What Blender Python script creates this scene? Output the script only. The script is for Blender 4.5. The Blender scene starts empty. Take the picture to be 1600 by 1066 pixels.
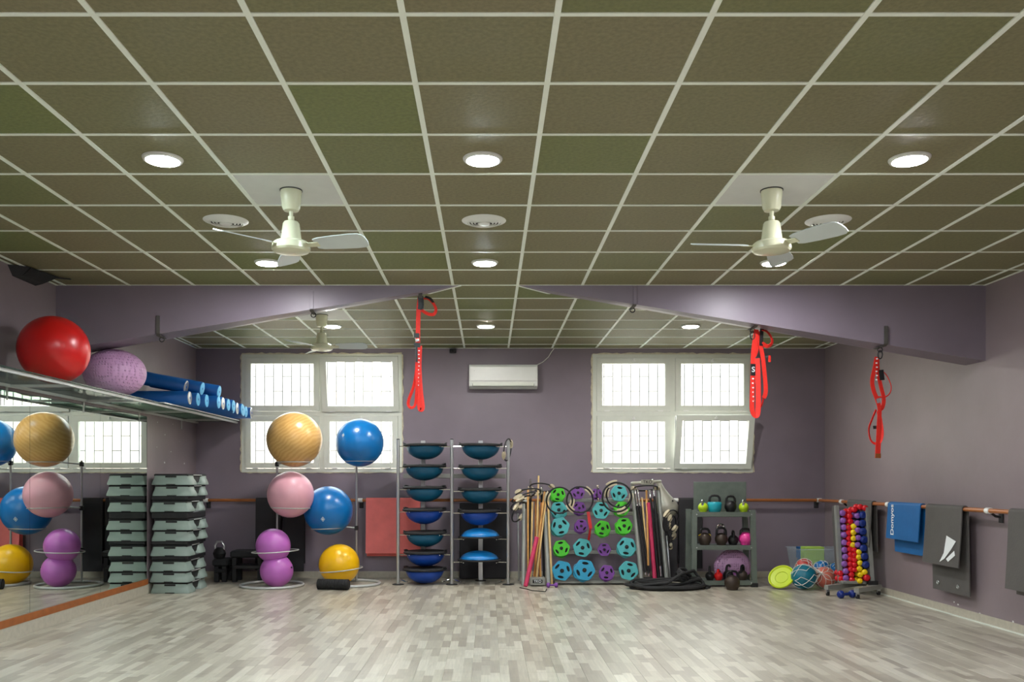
import bpy, bmesh, math, random
from mathutils import Vector, Matrix
random.seed(7)
PI = math.pi
SC = bpy.context.scene
COL = SC.collection

# ------------------------------------------------------------------ camera, world, exposure
F, CX, CY, EYE = 1389.0, 764.0, 750.0, 1.34       # focal length and vanishing point in photo pixels, eye height
CEIL, YB, XL, XR, YF = 3.145, 12.2, -4.02, 4.61, -3.4
cd = bpy.data.cameras.new('camera')
cd.sensor_width = 36.0
cd.lens = 36.0 * F / 1600.0
cd.shift_x = (800 - CX) / 1600.0
cd.shift_y = (CY - 533) / 1600.0
cd.clip_start, cd.clip_end = 0.05, 200
cam = bpy.data.objects.new('camera', cd)
cam.location = (0, 0, EYE)
cam.rotation_euler = (PI / 2, 0, 0)
COL.objects.link(cam)
SC.camera = cam

W = bpy.data.worlds.new('overcast_sky')
SC.world = W
W.use_nodes = True
bg = W.node_tree.nodes['Background']
bg.inputs[0].default_value = (0.93, 0.97, 1.0, 1)
bg.inputs[1].default_value = 8.5
LAMP = 460.0
SC.view_settings.view_transform = 'Standard'
SC.view_settings.look = 'None'
SC.view_settings.exposure = 0.0
SC.view_settings.gamma = 1.0
SC.view_settings.use_curve_mapping = False
SC.cycles.max_bounces = 10
SC.cycles.diffuse_bounces = 6
SC.cycles.glossy_bounces = 6
SC.cycles.transparent_max_bounces = 16
SC.cycles.sample_clamp_indirect = 8.0


def P(px, py, Y):
    """photo pixel at a real depth Y -> world point"""
    return Vector(((px - CX) / F * Y, Y, EYE + (CY - py) / F * Y))


# ------------------------------------------------------------------ materials
def srgb(r, g, b):
    f = lambda c: (c / 255 / 12.92) if c / 255 <= 0.04045 else ((c / 255 + 0.055) / 1.055) ** 2.4
    return (f(r), f(g), f(b), 1)


def mat(name, rgb, rough=0.5, metal=0.0, var=0.0, scale=8.0, bump=0.0, bscale=60.0, spec=0.5, coat=0.0, alpha=1.0):
    m = bpy.data.materials.new(name)
    m.use_nodes = True
    nt = m.node_tree
    b = nt.nodes['Principled BSDF']
    c = srgb(*rgb)
    b.inputs['Base Color'].default_value = c
    b.inputs['Roughness'].default_value = rough
    b.inputs['Metallic'].default_value = metal
    b.inputs['Specular IOR Level'].default_value = spec
    b.inputs['Coat Weight'].default_value = coat
    b.inputs['Alpha'].default_value = alpha
    tc = nt.nodes.new('ShaderNodeTexCoord')
    if var > 0:
        n = nt.nodes.new('ShaderNodeTexNoise')
        n.inputs['Scale'].default_value = scale
        n.inputs['Detail'].default_value = 5
        r = nt.nodes.new('ShaderNodeValToRGB')
        r.color_ramp.elements[0].position = 0.3
        r.color_ramp.elements[1].position = 0.7
        r.color_ramp.elements[0].color = tuple(x * (1 - var) for x in c[:3]) + (1,)
        r.color_ramp.elements[1].color = tuple(min(1, x * (1 + var)) for x in c[:3]) + (1,)
        nt.links.new(tc.outputs['Object'], n.inputs['Vector'])
        nt.links.new(n.outputs['Fac'], r.inputs['Fac'])
        nt.links.new(r.outputs['Color'], b.inputs['Base Color'])
    if bump > 0:
        n2 = nt.nodes.new('ShaderNodeTexNoise')
        n2.inputs['Scale'].default_value = bscale
        n2.inputs['Detail'].default_value = 4
        bp = nt.nodes.new('ShaderNodeBump')
        bp.inputs['Strength'].default_value = bump
        bp.inputs['Distance'].default_value = 0.01
        nt.links.new(tc.outputs['Object'], n2.inputs['Vector'])
        nt.links.new(n2.outputs['Fac'], bp.inputs['Height'])
        nt.links.new(bp.outputs['Normal'], b.inputs['Normal'])
    return m


def math_node(nt, op, a, b=None):
    n = nt.nodes.new('ShaderNodeMath')
    n.operation = op
    for i, v in enumerate((a, b)):
        if v is None:
            continue
        if isinstance(v, (int, float)):
            n.inputs[i].default_value = v
        else:
            nt.links.new(v, n.inputs[i])
    return n.outputs[0]


def floor_material():
    m = bpy.data.materials.new('grey_oak_laminate')
    m.use_nodes = True
    nt = m.node_tree
    b = nt.nodes['Principled BSDF']
    g = nt.nodes.new('ShaderNodeNewGeometry')
    s = nt.nodes.new('ShaderNodeSeparateXYZ')
    nt.links.new(g.outputs['Position'], s.inputs[0])
    xi = math_node(nt, 'FLOOR', math_node(nt, 'DIVIDE', math_node(nt, 'ADD', s.outputs[0], 4.02), 0.065))
    w1 = nt.nodes.new('ShaderNodeTexWhiteNoise')
    w1.noise_dimensions = '1D'
    nt.links.new(xi, w1.inputs['W'])
    ln = math_node(nt, 'ADD', math_node(nt, 'MULTIPLY', w1.outputs['Value'], 0.16), 0.27)
    yy = math_node(nt, 'DIVIDE', math_node(nt, 'ADD', s.outputs[1], math_node(nt, 'MULTIPLY', w1.outputs['Value'], 7.3)), ln)
    yi = math_node(nt, 'FLOOR', yy)
    cmb = nt.nodes.new('ShaderNodeCombineXYZ')
    nt.links.new(xi, cmb.inputs[0])
    nt.links.new(yi, cmb.inputs[1])
    w2 = nt.nodes.new('ShaderNodeTexWhiteNoise')
    w2.noise_dimensions = '2D'
    nt.links.new(cmb.outputs[0], w2.inputs['Vector'])
    r = nt.nodes.new('ShaderNodeValToRGB')
    cr = r.color_ramp
    cr.elements[0].position = 0.0
    cr.elements[0].color = srgb(146, 138, 124)
    cr.elements[1].position = 1.0
    cr.elements[1].color = srgb(190, 184, 169)
    e = cr.elements.new(0.35)
    e.color = srgb(163, 156, 141)
    e = cr.elements.new(0.7)
    e.color = srgb(178, 172, 156)
    nt.links.new(w2.outputs['Value'], r.inputs['Fac'])
    mp = nt.nodes.new('ShaderNodeMapping')
    mp.inputs['Scale'].default_value = (40, 2.5, 1)
    nt.links.new(g.outputs['Position'], mp.inputs['Vector'])
    n = nt.nodes.new('ShaderNodeTexNoise')
    n.inputs['Scale'].default_value = 1.6
    n.inputs['Detail'].default_value = 6
    n.inputs['Distortion'].default_value = 0.6
    nt.links.new(mp.outputs[0], n.inputs['Vector'])
    mx = nt.nodes.new('ShaderNodeMix')
    mx.data_type = 'RGBA'
    mx.blend_type = 'OVERLAY'
    mx.inputs[0].default_value = 0.30
    nt.links.new(r.outputs['Color'], mx.inputs[6])
    nt.links.new(n.outputs['Fac'], mx.inputs[7])
    nt.links.new(mx.outputs[2], b.inputs['Base Color'])
    rr = math_node(nt, 'ADD', math_node(nt, 'MULTIPLY', n.outputs['Fac'], 0.12), 0.25)
    nt.links.new(rr, b.inputs['Roughness'])
    b.inputs['Specular IOR Level'].default_value = 0.5
    return m


def tile_material():
    m = bpy.data.materials.new('olive_ceiling_tile')
    m.use_nodes = True
    nt = m.node_tree
    b = nt.nodes['Principled BSDF']
    oi = nt.nodes.new('ShaderNodeObjectInfo')
    r = nt.nodes.new('ShaderNodeValToRGB')
    cr = r.color_ramp
    cr.elements[0].position = 0.0
    cr.elements[0].color = srgb(127, 120, 91)
    cr.elements[1].position = 1.0
    cr.elements[1].color = srgb(114, 121, 74)
    e = cr.elements.new(0.6)
    e.color = srgb(124, 120, 88)
    e = cr.elements.new(0.8)
    e.color = srgb(117, 119, 80)
    nt.links.new(oi.outputs['Random'], r.inputs['Fac'])
    tc = nt.nodes.new('ShaderNodeTexCoord')
    n = nt.nodes.new('ShaderNodeTexNoise')
    n.inputs['Scale'].default_value = 45
    n.inputs['Detail'].default_value = 6
    nt.links.new(tc.outputs['Object'], n.inputs['Vector'])
    mx = nt.nodes.new('ShaderNodeMix')
    mx.data_type = 'RGBA'
    mx.blend_type = 'OVERLAY'
    mx.inputs[0].default_value = 0.35
    nt.links.new(r.outputs['Color'], mx.inputs[6])
    nt.links.new(n.outputs['Fac'], mx.inputs[7])
    nt.links.new(mx.outputs[2], b.inputs['Base Color'])
    bp = nt.nodes.new('ShaderNodeBump')
    bp.inputs['Strength'].default_value = 0.5
    bp.inputs['Distance'].default_value = 0.004
    nt.links.new(n.outputs['Fac'], bp.inputs['Height'])
    nt.links.new(bp.outputs['Normal'], b.inputs['Normal'])
    b.inputs['Roughness'].default_value = 0.6
    b.inputs['Specular IOR Level'].default_value = 0.45
    return m


def wall_material(name, rgb, rough=0.42):
    m = mat(name, rgb, rough, var=0.10, scale=1.3, bump=0.12, bscale=9, spec=0.45)
    return m


def swirl_material():
    m = mat('gold_swirl_vinyl', (205, 160, 92), 0.3)
    nt = m.node_tree
    b = nt.nodes['Principled BSDF']
    tc = nt.nodes['Texture Coordinate']
    mp = nt.nodes.new('ShaderNodeMapping')
    mp.inputs['Rotation'].default_value = (0, 0.65, 0.3)
    nt.links.new(tc.outputs['Object'], mp.inputs[0])
    wv = nt.nodes.new('ShaderNodeTexWave')
    wv.bands_direction = 'Z'
    wv.inputs['Scale'].default_value = 7.5
    wv.inputs['Distortion'].default_value = 6.0
    wv.inputs['Detail'].default_value = 2
    nt.links.new(mp.outputs[0], wv.inputs['Vector'])
    r = nt.nodes.new('ShaderNodeValToRGB')
    r.color_ramp.elements[0].color = srgb(198, 154, 88)
    r.color_ramp.elements[1].color = srgb(210, 169, 104)
    nt.links.new(wv.outputs['Fac'], r.inputs[0])
    nt.links.new(r.outputs[0], b.inputs['Base Color'])
    return m


def dotted_material(name, rgb):
    m = mat(name, rgb, 0.35)
    nt = m.node_tree
    b = nt.nodes['Principled BSDF']
    tc = nt.nodes['Texture Coordinate']
    v = nt.nodes.new('ShaderNodeTexVoronoi')
    v.inputs['Scale'].default_value = 36
    v.inputs['Randomness'].default_value = 0.15
    nt.links.new(tc.outputs['Object'], v.inputs['Vector'])
    r = nt.nodes.new('ShaderNodeValToRGB')
    r.color_ramp.elements[0].position = 0.2
    r.color_ramp.elements[0].color = (1, 1, 1, 1)
    r.color_ramp.elements[1].position = 0.4
    r.color_ramp.elements[1].color = (0, 0, 0, 1)
    nt.links.new(v.outputs['Distance'], r.inputs[0])
    bp = nt.nodes.new('ShaderNodeBump')
    bp.inputs['Strength'].default_value = 1.0
    bp.inputs['Distance'].default_value = 0.01
    nt.links.new(r.outputs[0], bp.inputs['Height'])
    nt.links.new(bp.outputs['Normal'], b.inputs['Normal'])
    return m


def glass_material(name, tint, gloss=0.08):
    m = bpy.data.materials.new(name)
    m.use_nodes = True
    nt = m.node_tree
    for n in list(nt.nodes):
        if n.type != 'OUTPUT_MATERIAL':
            nt.nodes.remove(n)
    o = nt.nodes['Material Output']
    t = nt.nodes.new('ShaderNodeBsdfTransparent')
    t.inputs[0].default_value = tint
    g = nt.nodes.new('ShaderNodeBsdfGlossy')
    g.inputs['Roughness'].default_value = 0.02
    x = nt.nodes.new('ShaderNodeMixShader')
    x.inputs[0].default_value = gloss
    nt.links.new(t.outputs[0], x.inputs[1])
    nt.links.new(g.outputs[0], x.inputs[2])
    nt.links.new(x.outputs[0], o.inputs[0])
    return m


def emit_material(name, rgb, s):
    m = bpy.data.materials.new(name)
    m.use_nodes = True
    nt = m.node_tree
    b = nt.nodes['Principled BSDF']
    b.inputs['Base Color'].default_value = (0.9, 0.9, 0.9, 1)
    b.inputs['Emission Color'].default_value = (*rgb, 1)
    b.inputs['Emission Strength'].default_value = s
    return m


M = {}
M['floor'] = floor_material()
M['tile'] = tile_material()
M['grid'] = mat('white_grid_metal', (243, 250, 240), 0.5, var=0.03)
M['white_tile'] = mat('white_gypsum_tile', (216, 217, 214), 0.8, var=0.03, bump=0.05)
M['wall'] = wall_material('mauve_grey_wall_paint', (130, 117, 121))
M['wallb'] = wall_material('deep_mauve_wall_paint', (128, 117, 128))
M['beam'] = wall_material('mauve_beam_paint', (126, 116, 128))
M['base'] = mat('pale_grey_oak_skirting', (176, 170, 154), 0.45, var=0.08, scale=20)
M['cream'] = mat('cream_fan_enamel', (214, 215, 186), 0.25, var=0.02)
M['blade'] = mat('pale_fan_blade', (203, 212, 212), 0.4, var=0.02)
M['whitep'] = mat('white_plastic', (226, 228, 224), 0.35, var=0.02)
M['pvc'] = mat('white_window_frame', (214, 218, 208), 0.4, var=0.03)
M['foam'] = mat('cream_sealing_foam', (205, 198, 172), 0.9, var=0.12, scale=30, bump=0.6)
M['glass'] = glass_material('window_glass', (0.96, 0.98, 0.97, 1))
M['shelfglass'] = glass_material('green_shelf_glass', (0.72, 0.82, 0.77, 1), 0.10)
M['glassedge'] = mat('dark_green_glass_edge', (16, 46, 34), 0.2)
M['mirror'] = mat('mirror_silver', (222, 230, 224), 0.0, 1.0)
M['seam'] = mat('mirror_seam', (40, 44, 40), 0.5)
M['wood'] = mat('reddish_brown_wood', (150, 84, 34), 0.4, var=0.15, scale=14)
M['barre'] = mat('copper_brown_rail', (160, 98, 52), 0.3, var=0.1, scale=10)
M['steel'] = mat('brushed_steel', (190, 192, 192), 0.3, 0.85, var=0.05)
M['chrome'] = mat('chrome', (225, 226, 226), 0.12, 1.0)
M['greytube'] = mat('grey_enamel_tube', (150, 152, 146), 0.35, 0.3, var=0.05)
M['ringgrey'] = mat('light_grey_tube', (186, 188, 186), 0.35, 0.2)
M['black'] = mat('black_plastic', (26, 26, 28), 0.5, var=0.15, scale=20)
M['rubber'] = mat('black_rubber', (30, 30, 31), 0.75, var=0.2, scale=20, bump=0.2)
M['matblack'] = mat('charcoal_mat_foam', (44, 43, 46), 0.8, var=0.12, bump=0.15)
M['matgrey'] = mat('dark_grey_mat_foam', (82, 79, 76), 0.75, var=0.06, bump=0.12)
M['matblue'] = mat('blue_mat_foam', (6, 92, 152), 0.6, var=0.06, bump=0.12)
M['matred'] = mat('coral_red_mat_foam', (246, 128, 124), 0.75, var=0.08, scale=5, bump=0.12)
M['red'] = mat('red_vinyl', (196, 22, 22), 0.3, var=0.05)
M['lilac'] = dotted_material('lilac_dotted_vinyl', (204, 158, 200))
M['gold'] = swirl_material()
M['pink'] = mat('dusty_pink_vinyl', (214, 158, 172), 0.35, var=0.04)
M['blueball'] = mat('blue_vinyl', (8, 104, 172), 0.28, var=0.05)
M['purple'] = mat('purple_vinyl', (186, 104, 188), 0.32, var=0.07, scale=5)
M['yellow'] = mat('yellow_vinyl', (238, 184, 10), 0.3, var=0.05)
M['mark'] = mat('white_print', (225, 230, 230), 0.6)
M['rollblue'] = mat('deep_blue_foam', (8, 92, 170), 0.45, var=0.06)
M['rollcap'] = mat('pale_blue_foam', (96, 178, 222), 0.6, var=0.05)
M['stepgrey'] = mat('sage_grey_plastic', (132, 148, 140), 0.42, var=0.05)
M['teal'] = mat('bosu_teal_rubber', (12, 88, 122), 0.4, var=0.05)
M['royal'] = mat('bosu_royal_rubber', (12, 66, 160), 0.38, var=0.05)
M['sky'] = mat('light_blue_rubber', (18, 120, 190), 0.35, var=0.05)
M['pteal'] = mat('plate_teal_urethane', (78, 174, 178), 0.4, var=0.06)
M['pblue'] = mat('plate_azure_urethane', (48, 152, 190), 0.35, var=0.06)
M['pgreen'] = mat('plate_green_urethane', (76, 196, 44), 0.4, var=0.06)
M['ppurple'] = mat('plate_purple_urethane', (116, 64, 146), 0.4, var=0.06)
M['stick'] = mat('honey_wood_stick', (214, 160, 92), 0.45, var=0.12, scale=12)
M['stick2'] = mat('pale_wood_stick', (222, 188, 128), 0.45, var=0.1, scale=12)
M['stick3'] = mat('brown_wood_stick', (166, 108, 52), 0.45, var=0.12, scale=12)
M['magenta'] = mat('raspberry_foam', (188, 44, 86), 0.6, var=0.06)
M['pad'] = mat('cream_foam_pad', (196, 184, 156), 0.7, var=0.05)
M['silver'] = mat('silver_grey_vinyl', (168, 166, 152), 0.3, 0.3, var=0.08)
M['greenmetal'] = mat('grey_green_metal', (106, 116, 108), 0.5, 0.3, var=0.12, scale=10)
M['kyg'] = mat('lime_vinyl', (176, 206, 30), 0.3)
M['kteal'] = mat('turquoise_vinyl', (30, 158, 176), 0.3)
M['kblack'] = mat('black_iron', (32, 31, 32), 0.4, 0.3, var=0.2)
M['kbrown'] = mat('worn_brown_iron', (66, 54, 46), 0.45, 0.3, var=0.25)
M['kpink'] = mat('hot_pink_vinyl', (226, 60, 150), 0.3)
M['kred'] = mat('red_enamel', (206, 24, 24), 0.3)
M['dpurple'] = mat('dumbbell_purple_vinyl', (142, 92, 176), 0.35)
M['dred'] = mat('dumbbell_red_vinyl', (208, 20, 34), 0.3)
M['dyellow'] = mat('dumbbell_yellow_vinyl', (240, 208, 20), 0.35)
M['dblue'] = mat('dumbbell_navy_vinyl', (14, 42, 122), 0.35)
M['strap'] = mat('red_webbing', (222, 40, 28), 0.7, var=0.06, scale=40, bump=0.2)
M['lime'] = mat('lime_green_plastic', (190, 212, 20), 0.35, var=0.04)
M['block'] = mat('light_green_foam', (176, 212, 92), 0.7, var=0.05)
M['tealball'] = mat('teal_ball_vinyl', (14, 108, 130), 0.35, var=0.06)
M['coralball'] = mat('coral_ball_vinyl', (206, 112, 92), 0.4, var=0.06)
M['redball'] = mat('brick_red_ball_vinyl', (178, 62, 54), 0.4, var=0.06)
M['net'] = mat('white_net_cord', (222, 222, 214), 0.8)
M['tote'] = mat('clear_tote_plastic', (196, 214, 224), 0.25, alpha=0.28)
M['outwall'] = mat('pale_render', (226, 214, 200), 0.9, var=0.05)
M['outground'] = mat('pale_concrete', (190, 188, 182), 0.9, var=0.08)
M['grille'] = mat('grey_painted_iron', (120, 124, 124), 0.5)
M['orange'] = mat('green_ball_vinyl', (10, 120, 80), 0.4)


# ------------------------------------------------------------------ mesh building
class MB:
    def __init__(self):
        self.v, self.f = [], []

    def add(self, vs, fs):
        o = len(self.v)
        self.v += [Vector(x) for x in vs]
        self.f += [[i + o for i in f] for f in fs]
        return self

    def box(self, a, b):
        (x0, y0, z0), (x1, y1, z1) = a, b
        x0, x1 = min(x0, x1), max(x0, x1); y0, y1 = min(y0, y1), max(y0, y1); z0, z1 = min(z0, z1), max(z0, z1)
        return self.add([(x0, y0, z0), (x1, y0, z0), (x1, y1, z0), (x0, y1, z0), (x0, y0, z1), (x1, y0, z1), (x1, y1, z1), (x0, y1, z1)],
                        [[0, 3, 2, 1], [4, 5, 6, 7], [0, 1, 5, 4], [1, 2, 6, 5], [2, 3, 7, 6], [3, 0, 4, 7]])

    def loft(self, rings, cap=True, closed=True):
        """rings: equal-length point loops"""
        n = len(rings[0])
        o = len(self.v)
        for r in rings:
            self.v += [Vector(p) for p in r]
        for i in range(len(rings) - 1):
            for j in range(n if closed else n - 1):
                k = (j + 1) % n
                self.f.append([o + i * n + j, o + i * n + k, o + (i + 1) * n + k, o + (i + 1) * n + j])
        if cap:
            self.f.append([o + j for j in reversed(range(n))])
            self.f.append([o + (len(rings) - 1) * n + j for j in range(n)])
        return self

    def bbox(self, a, b, c=0.01):
        """box with chamfered vertical and horizontal edges"""
        (x0, y0, z0), (x1, y1, z1) = a, b
        def ring(z, i):
            X0, X1, Y0, Y1 = x0 + i, x1 - i, y0 + i, y1 - i
            return [(X0 + c, Y0, z), (X1 - c, Y0, z), (X1, Y0 + c, z), (X1, Y1 - c, z), (X1 - c, Y1, z), (X0 + c, Y1, z), (X0, Y1 - c, z), (X0, Y0 + c, z)]
        return self.loft([ring(z0, c), ring(z0 + c, 0), ring(z1 - c, 0), ring(z1, c)])

    def tube(self, pts, r, n=8, closed=False, cap=True):
        pts = [Vector(p) for p in pts]
        N = len(pts)
        rs = r if isinstance(r, (list, tuple)) else [r] * N
        rings = []
        up = None
        for i, p in enumerate(pts):
            if closed:
                t = pts[(i + 1) % N] - pts[i - 1]
            else:
                t = pts[min(i + 1, N - 1)] - pts[max(i - 1, 0)]
            t.normalize()
            if up is None:
                up = Vector((0, 0, 1)) if abs(t.z) < 0.9 else Vector((1, 0, 0))
            s = t.cross(up)
            if s.length < 1e-5:
                s = t.cross(Vector((0, 1, 0)))
            s.normalize()
            u = s.cross(t).normalized()
            up = u
            rings.append([p + (s * math.cos(2 * PI * k / n) + u * math.sin(2 * PI * k / n)) * rs[i] for k in range(n)])
        if closed:
            rings.append(rings[0])
            self.loft(rings, cap=False)
        else:
            self.loft(rings, cap=cap)
        return self

    def lathe(self, prof, p0=(0, 0, 0), p1=(0, 0, 1), n=24, ring=False):
        """prof: (fraction-or-length along p0->p1 in metres, radius)"""
        p0, p1 = Vector(p0), Vector(p1)
        t = (p1 - p0).normalized()
        a = Vector((0, 0, 1)) if abs(t.z) < 0.9 else Vector((1, 0, 0))
        s = t.cross(a).normalized()
        u = s.cross(t).normalized()
        rings = []
        for h, r in prof:
            c = p0 + t * h
            rings.append([c + (s * math.cos(2 * PI * k / n) + u * math.sin(2 * PI * k / n)) * max(r, 1e-4) for k in range(n)])
        if ring:
            return self.loft(rings + [rings[0]], cap=False)
        return self.loft(rings)

    def sphere(self, c, r, n=32, m=18, zs=1.0):
        c = Vector(c)
        rings = []
        for i in range(1, m):
            a = PI * i / m
            rings.append([c + Vector((r * math.sin(a) * math.cos(2 * PI * k / n), r * math.sin(a) * math.sin(2 * PI * k / n), -r * zs * math.cos(a))) for k in range(n)])
        o = len(self.v)
        self.loft(rings, cap=False)
        b = len(self.v)
        self.v += [c + Vector((0, 0, -r * zs)), c + Vector((0, 0, r * zs))]
        for k in range(n):
            self.f.append([b, o + (k + 1) % n, o + k])
            q = o + (m - 2) * n
            self.f.append([b + 1, q + k, q + (k + 1) % n])
        return self

    def torus(self, c, R, r, nx=40, n=8, axis='z', sx=1.0, sy=1.0):
        c = Vector(c)
        pts = []
        for k in range(nx):
            a = 2 * PI * k / nx
            x, y = R * sx * math.cos(a), R * sy * math.sin(a)
            pts.append(c + (Vector((x, y, 0)) if axis == 'z' else Vector((x, 0, y))))
        return self.tube(pts, r, n, closed=True)

    def ribbon(self, pts, w, side=(1, 0, 0), t=0.003):
        """flat webbing along pts; side is the width direction"""
        pts = [Vector(p) for p in pts]
        sd = side if isinstance(side, list) else [side] * len(pts)
        rings = []
        for i, p in enumerate(pts):
            tg = (pts[min(i + 1, len(pts) - 1)] - pts[max(i - 1, 0)]).normalized()
            s = Vector(sd[i]).normalized()
            n = tg.cross(s)
            n = n.normalized() if n.length > 1e-4 else Vector((0, 1, 0))
            rings.append([p - s * w / 2 - n * t / 2, p + s * w / 2 - n * t / 2, p + s * w / 2 + n * t / 2, p - s * w / 2 + n * t / 2])
        return self.loft(rings)

    def xform(self, mtx):
        self.v = [mtx @ p for p in self.v]
        return self


def smooth(me, ang=35):
    for p in me.polygons:
        p.use_smooth = True
    me.set_sharp_from_angle(angle=math.radians(ang))


def obj(name, mb, m, parent=None, flat=False, ang=35):
    """link an MB authored in world space as ONE mesh object, origin at its base (or at the parent's)"""
    if parent is not None:
        org = wloc(parent)
    else:
        xs = [p.x for p in mb.v]; ys = [p.y for p in mb.v]; zs = [p.z for p in mb.v]
        org = Vector(((min(xs) + max(xs)) / 2, (min(ys) + max(ys)) / 2, min(zs)))
    me = bpy.data.meshes.new(name)
    me.from_pydata([tuple(p - org) for p in mb.v], [], mb.f)
    bm = bmesh.new()
    bm.from_mesh(me)
    bmesh.ops.recalc_face_normals(bm, faces=bm.faces)
    bm.to_mesh(me)
    bm.free()
    if not flat:
        smooth(me, ang)
    me.materials.append(m if not isinstance(m, str) else M[m])
    o = bpy.data.objects.new(name, me)
    COL.objects.link(o)
    if parent is not None:
        o.parent = parent
    else:
        o.location = org
    return o


def wloc(o):
    l = Vector(o.location)
    while o.parent is not None:
        o = o.parent
        l += Vector(o.location)
    return l


def tag(o, label, cat, group=None):
    o['label'] = label
    o['category'] = cat
    if group:
        o['group'] = group
    return o


def thing(name, label, cat, loc=(0, 0, 0), group=None):
    o = bpy.data.objects.new(name, None)
    o.empty_display_size = 0.1
    o.location = loc
    COL.objects.link(o)
    return tag(o, label, cat, group)


def struct(o, label=None):
    o['kind'] = 'structure'
    if label:
        o['label'] = label
    return o


def dup(o, parent=None):
    c = o.copy()
    COL.objects.link(c)
    c.parent = parent
    for ch in list(o.children):
        dup(ch, c)
    return c


def place(proto, used, loc, rot=(0, 0, 0), label=None, group=None, scale=None):
    """the first call uses the prototype itself, later calls a copy of it and its parts"""
    o = proto if not used else dup(proto)
    used.append(1)
    o.location = loc
    o.rotation_euler = rot
    if scale:
        o.scale = scale if isinstance(scale, (tuple, list)) else (scale,) * 3
    if label:
        o['label'] = label
    if group:
        o['group'] = group
    return o


def recolor(o, frm, to):
    """give a copied part its own mesh copy with another material"""
    for c in [o] + list(o.children_recursive):
        if c.type == 'MESH' and c.data.materials and c.data.materials[0] == M[frm]:
            c.data = c.data.copy()
            c.data.materials[0] = M[to]


def text(name, s, size, m, loc, rot, parent=None, depth=0.001):
    """lettering as a mesh of its own"""
    cu = bpy.data.curves.new(name, 'FONT')
    cu.body = s
    cu.size = size
    cu.align_x = 'CENTER'
    cu.align_y = 'CENTER'
    cu.extrude = depth
    cu.offset = size * 0.012
    tmp = bpy.data.objects.new(name, cu)
    COL.objects.link(tmp)
    bpy.context.view_layer.update()
    me = bpy.data.meshes.new_from_object(tmp.evaluated_get(bpy.context.evaluated_depsgraph_get()))
    bpy.data.objects.remove(tmp)
    bpy.data.curves.remove(cu)
    me.materials.clear()
    me.materials.append(M[m])
    o = bpy.data.objects.new(name, me)
    COL.objects.link(o)
    o.rotation_euler = rot
    o.location = Vector(loc) - (wloc(parent) if parent is not None else Vector())
    o.parent = parent
    return o


ORD = ['first', 'second', 'third', 'fourth', 'fifth', 'sixth', 'seventh', 'eighth', 'ninth', 'tenth', 'eleventh', 'twelfth', 'thirteenth', 'fourteenth', 'fifteenth', 'sixteenth']

# ------------------------------------------------------------------ floor: slab plus laminate boards
BW, BL = 0.195, 1.29
floor = struct(obj('floor', MB().box((XL - 0.1, YF - 0.1, -0.12), (XR + 0.1, YB + 0.1, -0.010)), 'floor', flat=True))
bmb = MB()
g, c = 0.0005, 0.0008
def board_rings(x0, x1, y0, y1):
    q = lambda i, z: [(x0 + i, y0 + i, z), (x1 - i, y0 + i, z), (x1 - i, y1 - i, z), (x0 + i, y1 - i, z)]
    return [q(g, -0.012), q(g, -c), q(g + c, 0.0)]
bmb.loft(board_rings(-BW / 2, BW / 2, -BL / 2, BL / 2))
bme = bpy.data.meshes.new('floor_board')
bme.from_pydata([tuple(p) for p in bmb.v], [], bmb.f)
bme.materials.append(M['floor'])
rest = MB()
ncol = int(math.ceil((XR - XL) / BW))
nboards = 0
for i in range(ncol):
    x0 = XL + i * BW
    x1 = min(XR, x0 + BW)
    y = YF - random.random() * BL
    off = [0.0, 0.43, 0.86][i % 3] + random.uniform(-0.05, 0.05)
    y = YB - BL * 13 + off - BL
    while y < YB:
        a, b = max(y, YF), min(y + BL, YB)
        y += BL
        if b - a < 0.02:
            continue
        if b > 5.75:
            o = bpy.data.objects.new('floor_board', bme)
            o.location = Vector(((x0 + x1) / 2, (a + b) / 2, 0)) - Vector(floor.location)
            o.scale = ((x1 - x0) / BW, (b - a) / BL, 1)
            COL.objects.link(o)
            o.parent = floor
            nboards += 1
        else:
            rest.loft(board_rings(x0, x1, a, b))
ro = obj('floor_boards_near', rest, 'floor', floor, flat=True)
ro['kind'] = 'stuff'

# ------------------------------------------------------------------ ceiling: slab, tiles, grid bars
GX0, GY0, GS = 0.265, 4.05, 0.6
ceil = struct(obj('ceiling', MB().box((XL - 0.1, YF - 0.1, CEIL + 0.05), (XR + 0.1, YB + 0.1, CEIL + 0.15)), 'tile', flat=True))
tmb = MB().box((-0.3, -0.3, 0), (0.3, 0.3, 0.015))
tme = {}
for k in ('tile', 'white_tile'):
    me = bpy.data.meshes.new('ceiling_tile')
    me.from_pydata([tuple(p) for p in tmb.v], [], tmb.f)
    me.materials.append(M[k])
    tme[k] = me
white_cells = {(-3, 2), (2, 2), (-4, 9)}
far = MB()
lines_x = [GX0 + k * GS for k in range(-8, 9)]
for k in range(-8, 8):
    x0, x1 = max(XL, GX0 + k * GS), min(XR, GX0 + (k + 1) * GS)
    if x1 - x0 < 0.03:
        continue
    for j in range(-13, 14):
        y0, y1 = max(YF, GY0 + j * GS), min(YB, GY0 + (j + 1) * GS)
        if y1 - y0 < 0.03:
            continue
        if j >= -3:
            o = bpy.data.objects.new('ceiling_tile', tme['white_tile' if (k, j) in white_cells else 'tile'])
            o.location = Vector(((x0 + x1) / 2, (y0 + y1) / 2, CEIL + 0.004)) - Vector(ceil.location)
            o.scale = ((x1 - x0) / 0.6, (y1 - y0) / 0.6, 1)
            COL.objects.link(o)
            o.parent = ceil
        else:
            far.box((x0, y0, CEIL + 0.004), (x1, y1, CEIL + 0.019))
fo = obj('ceiling_tiles_near', far, 'tile', ceil, flat=True)
fo['kind'] = 'stuff'
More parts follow.
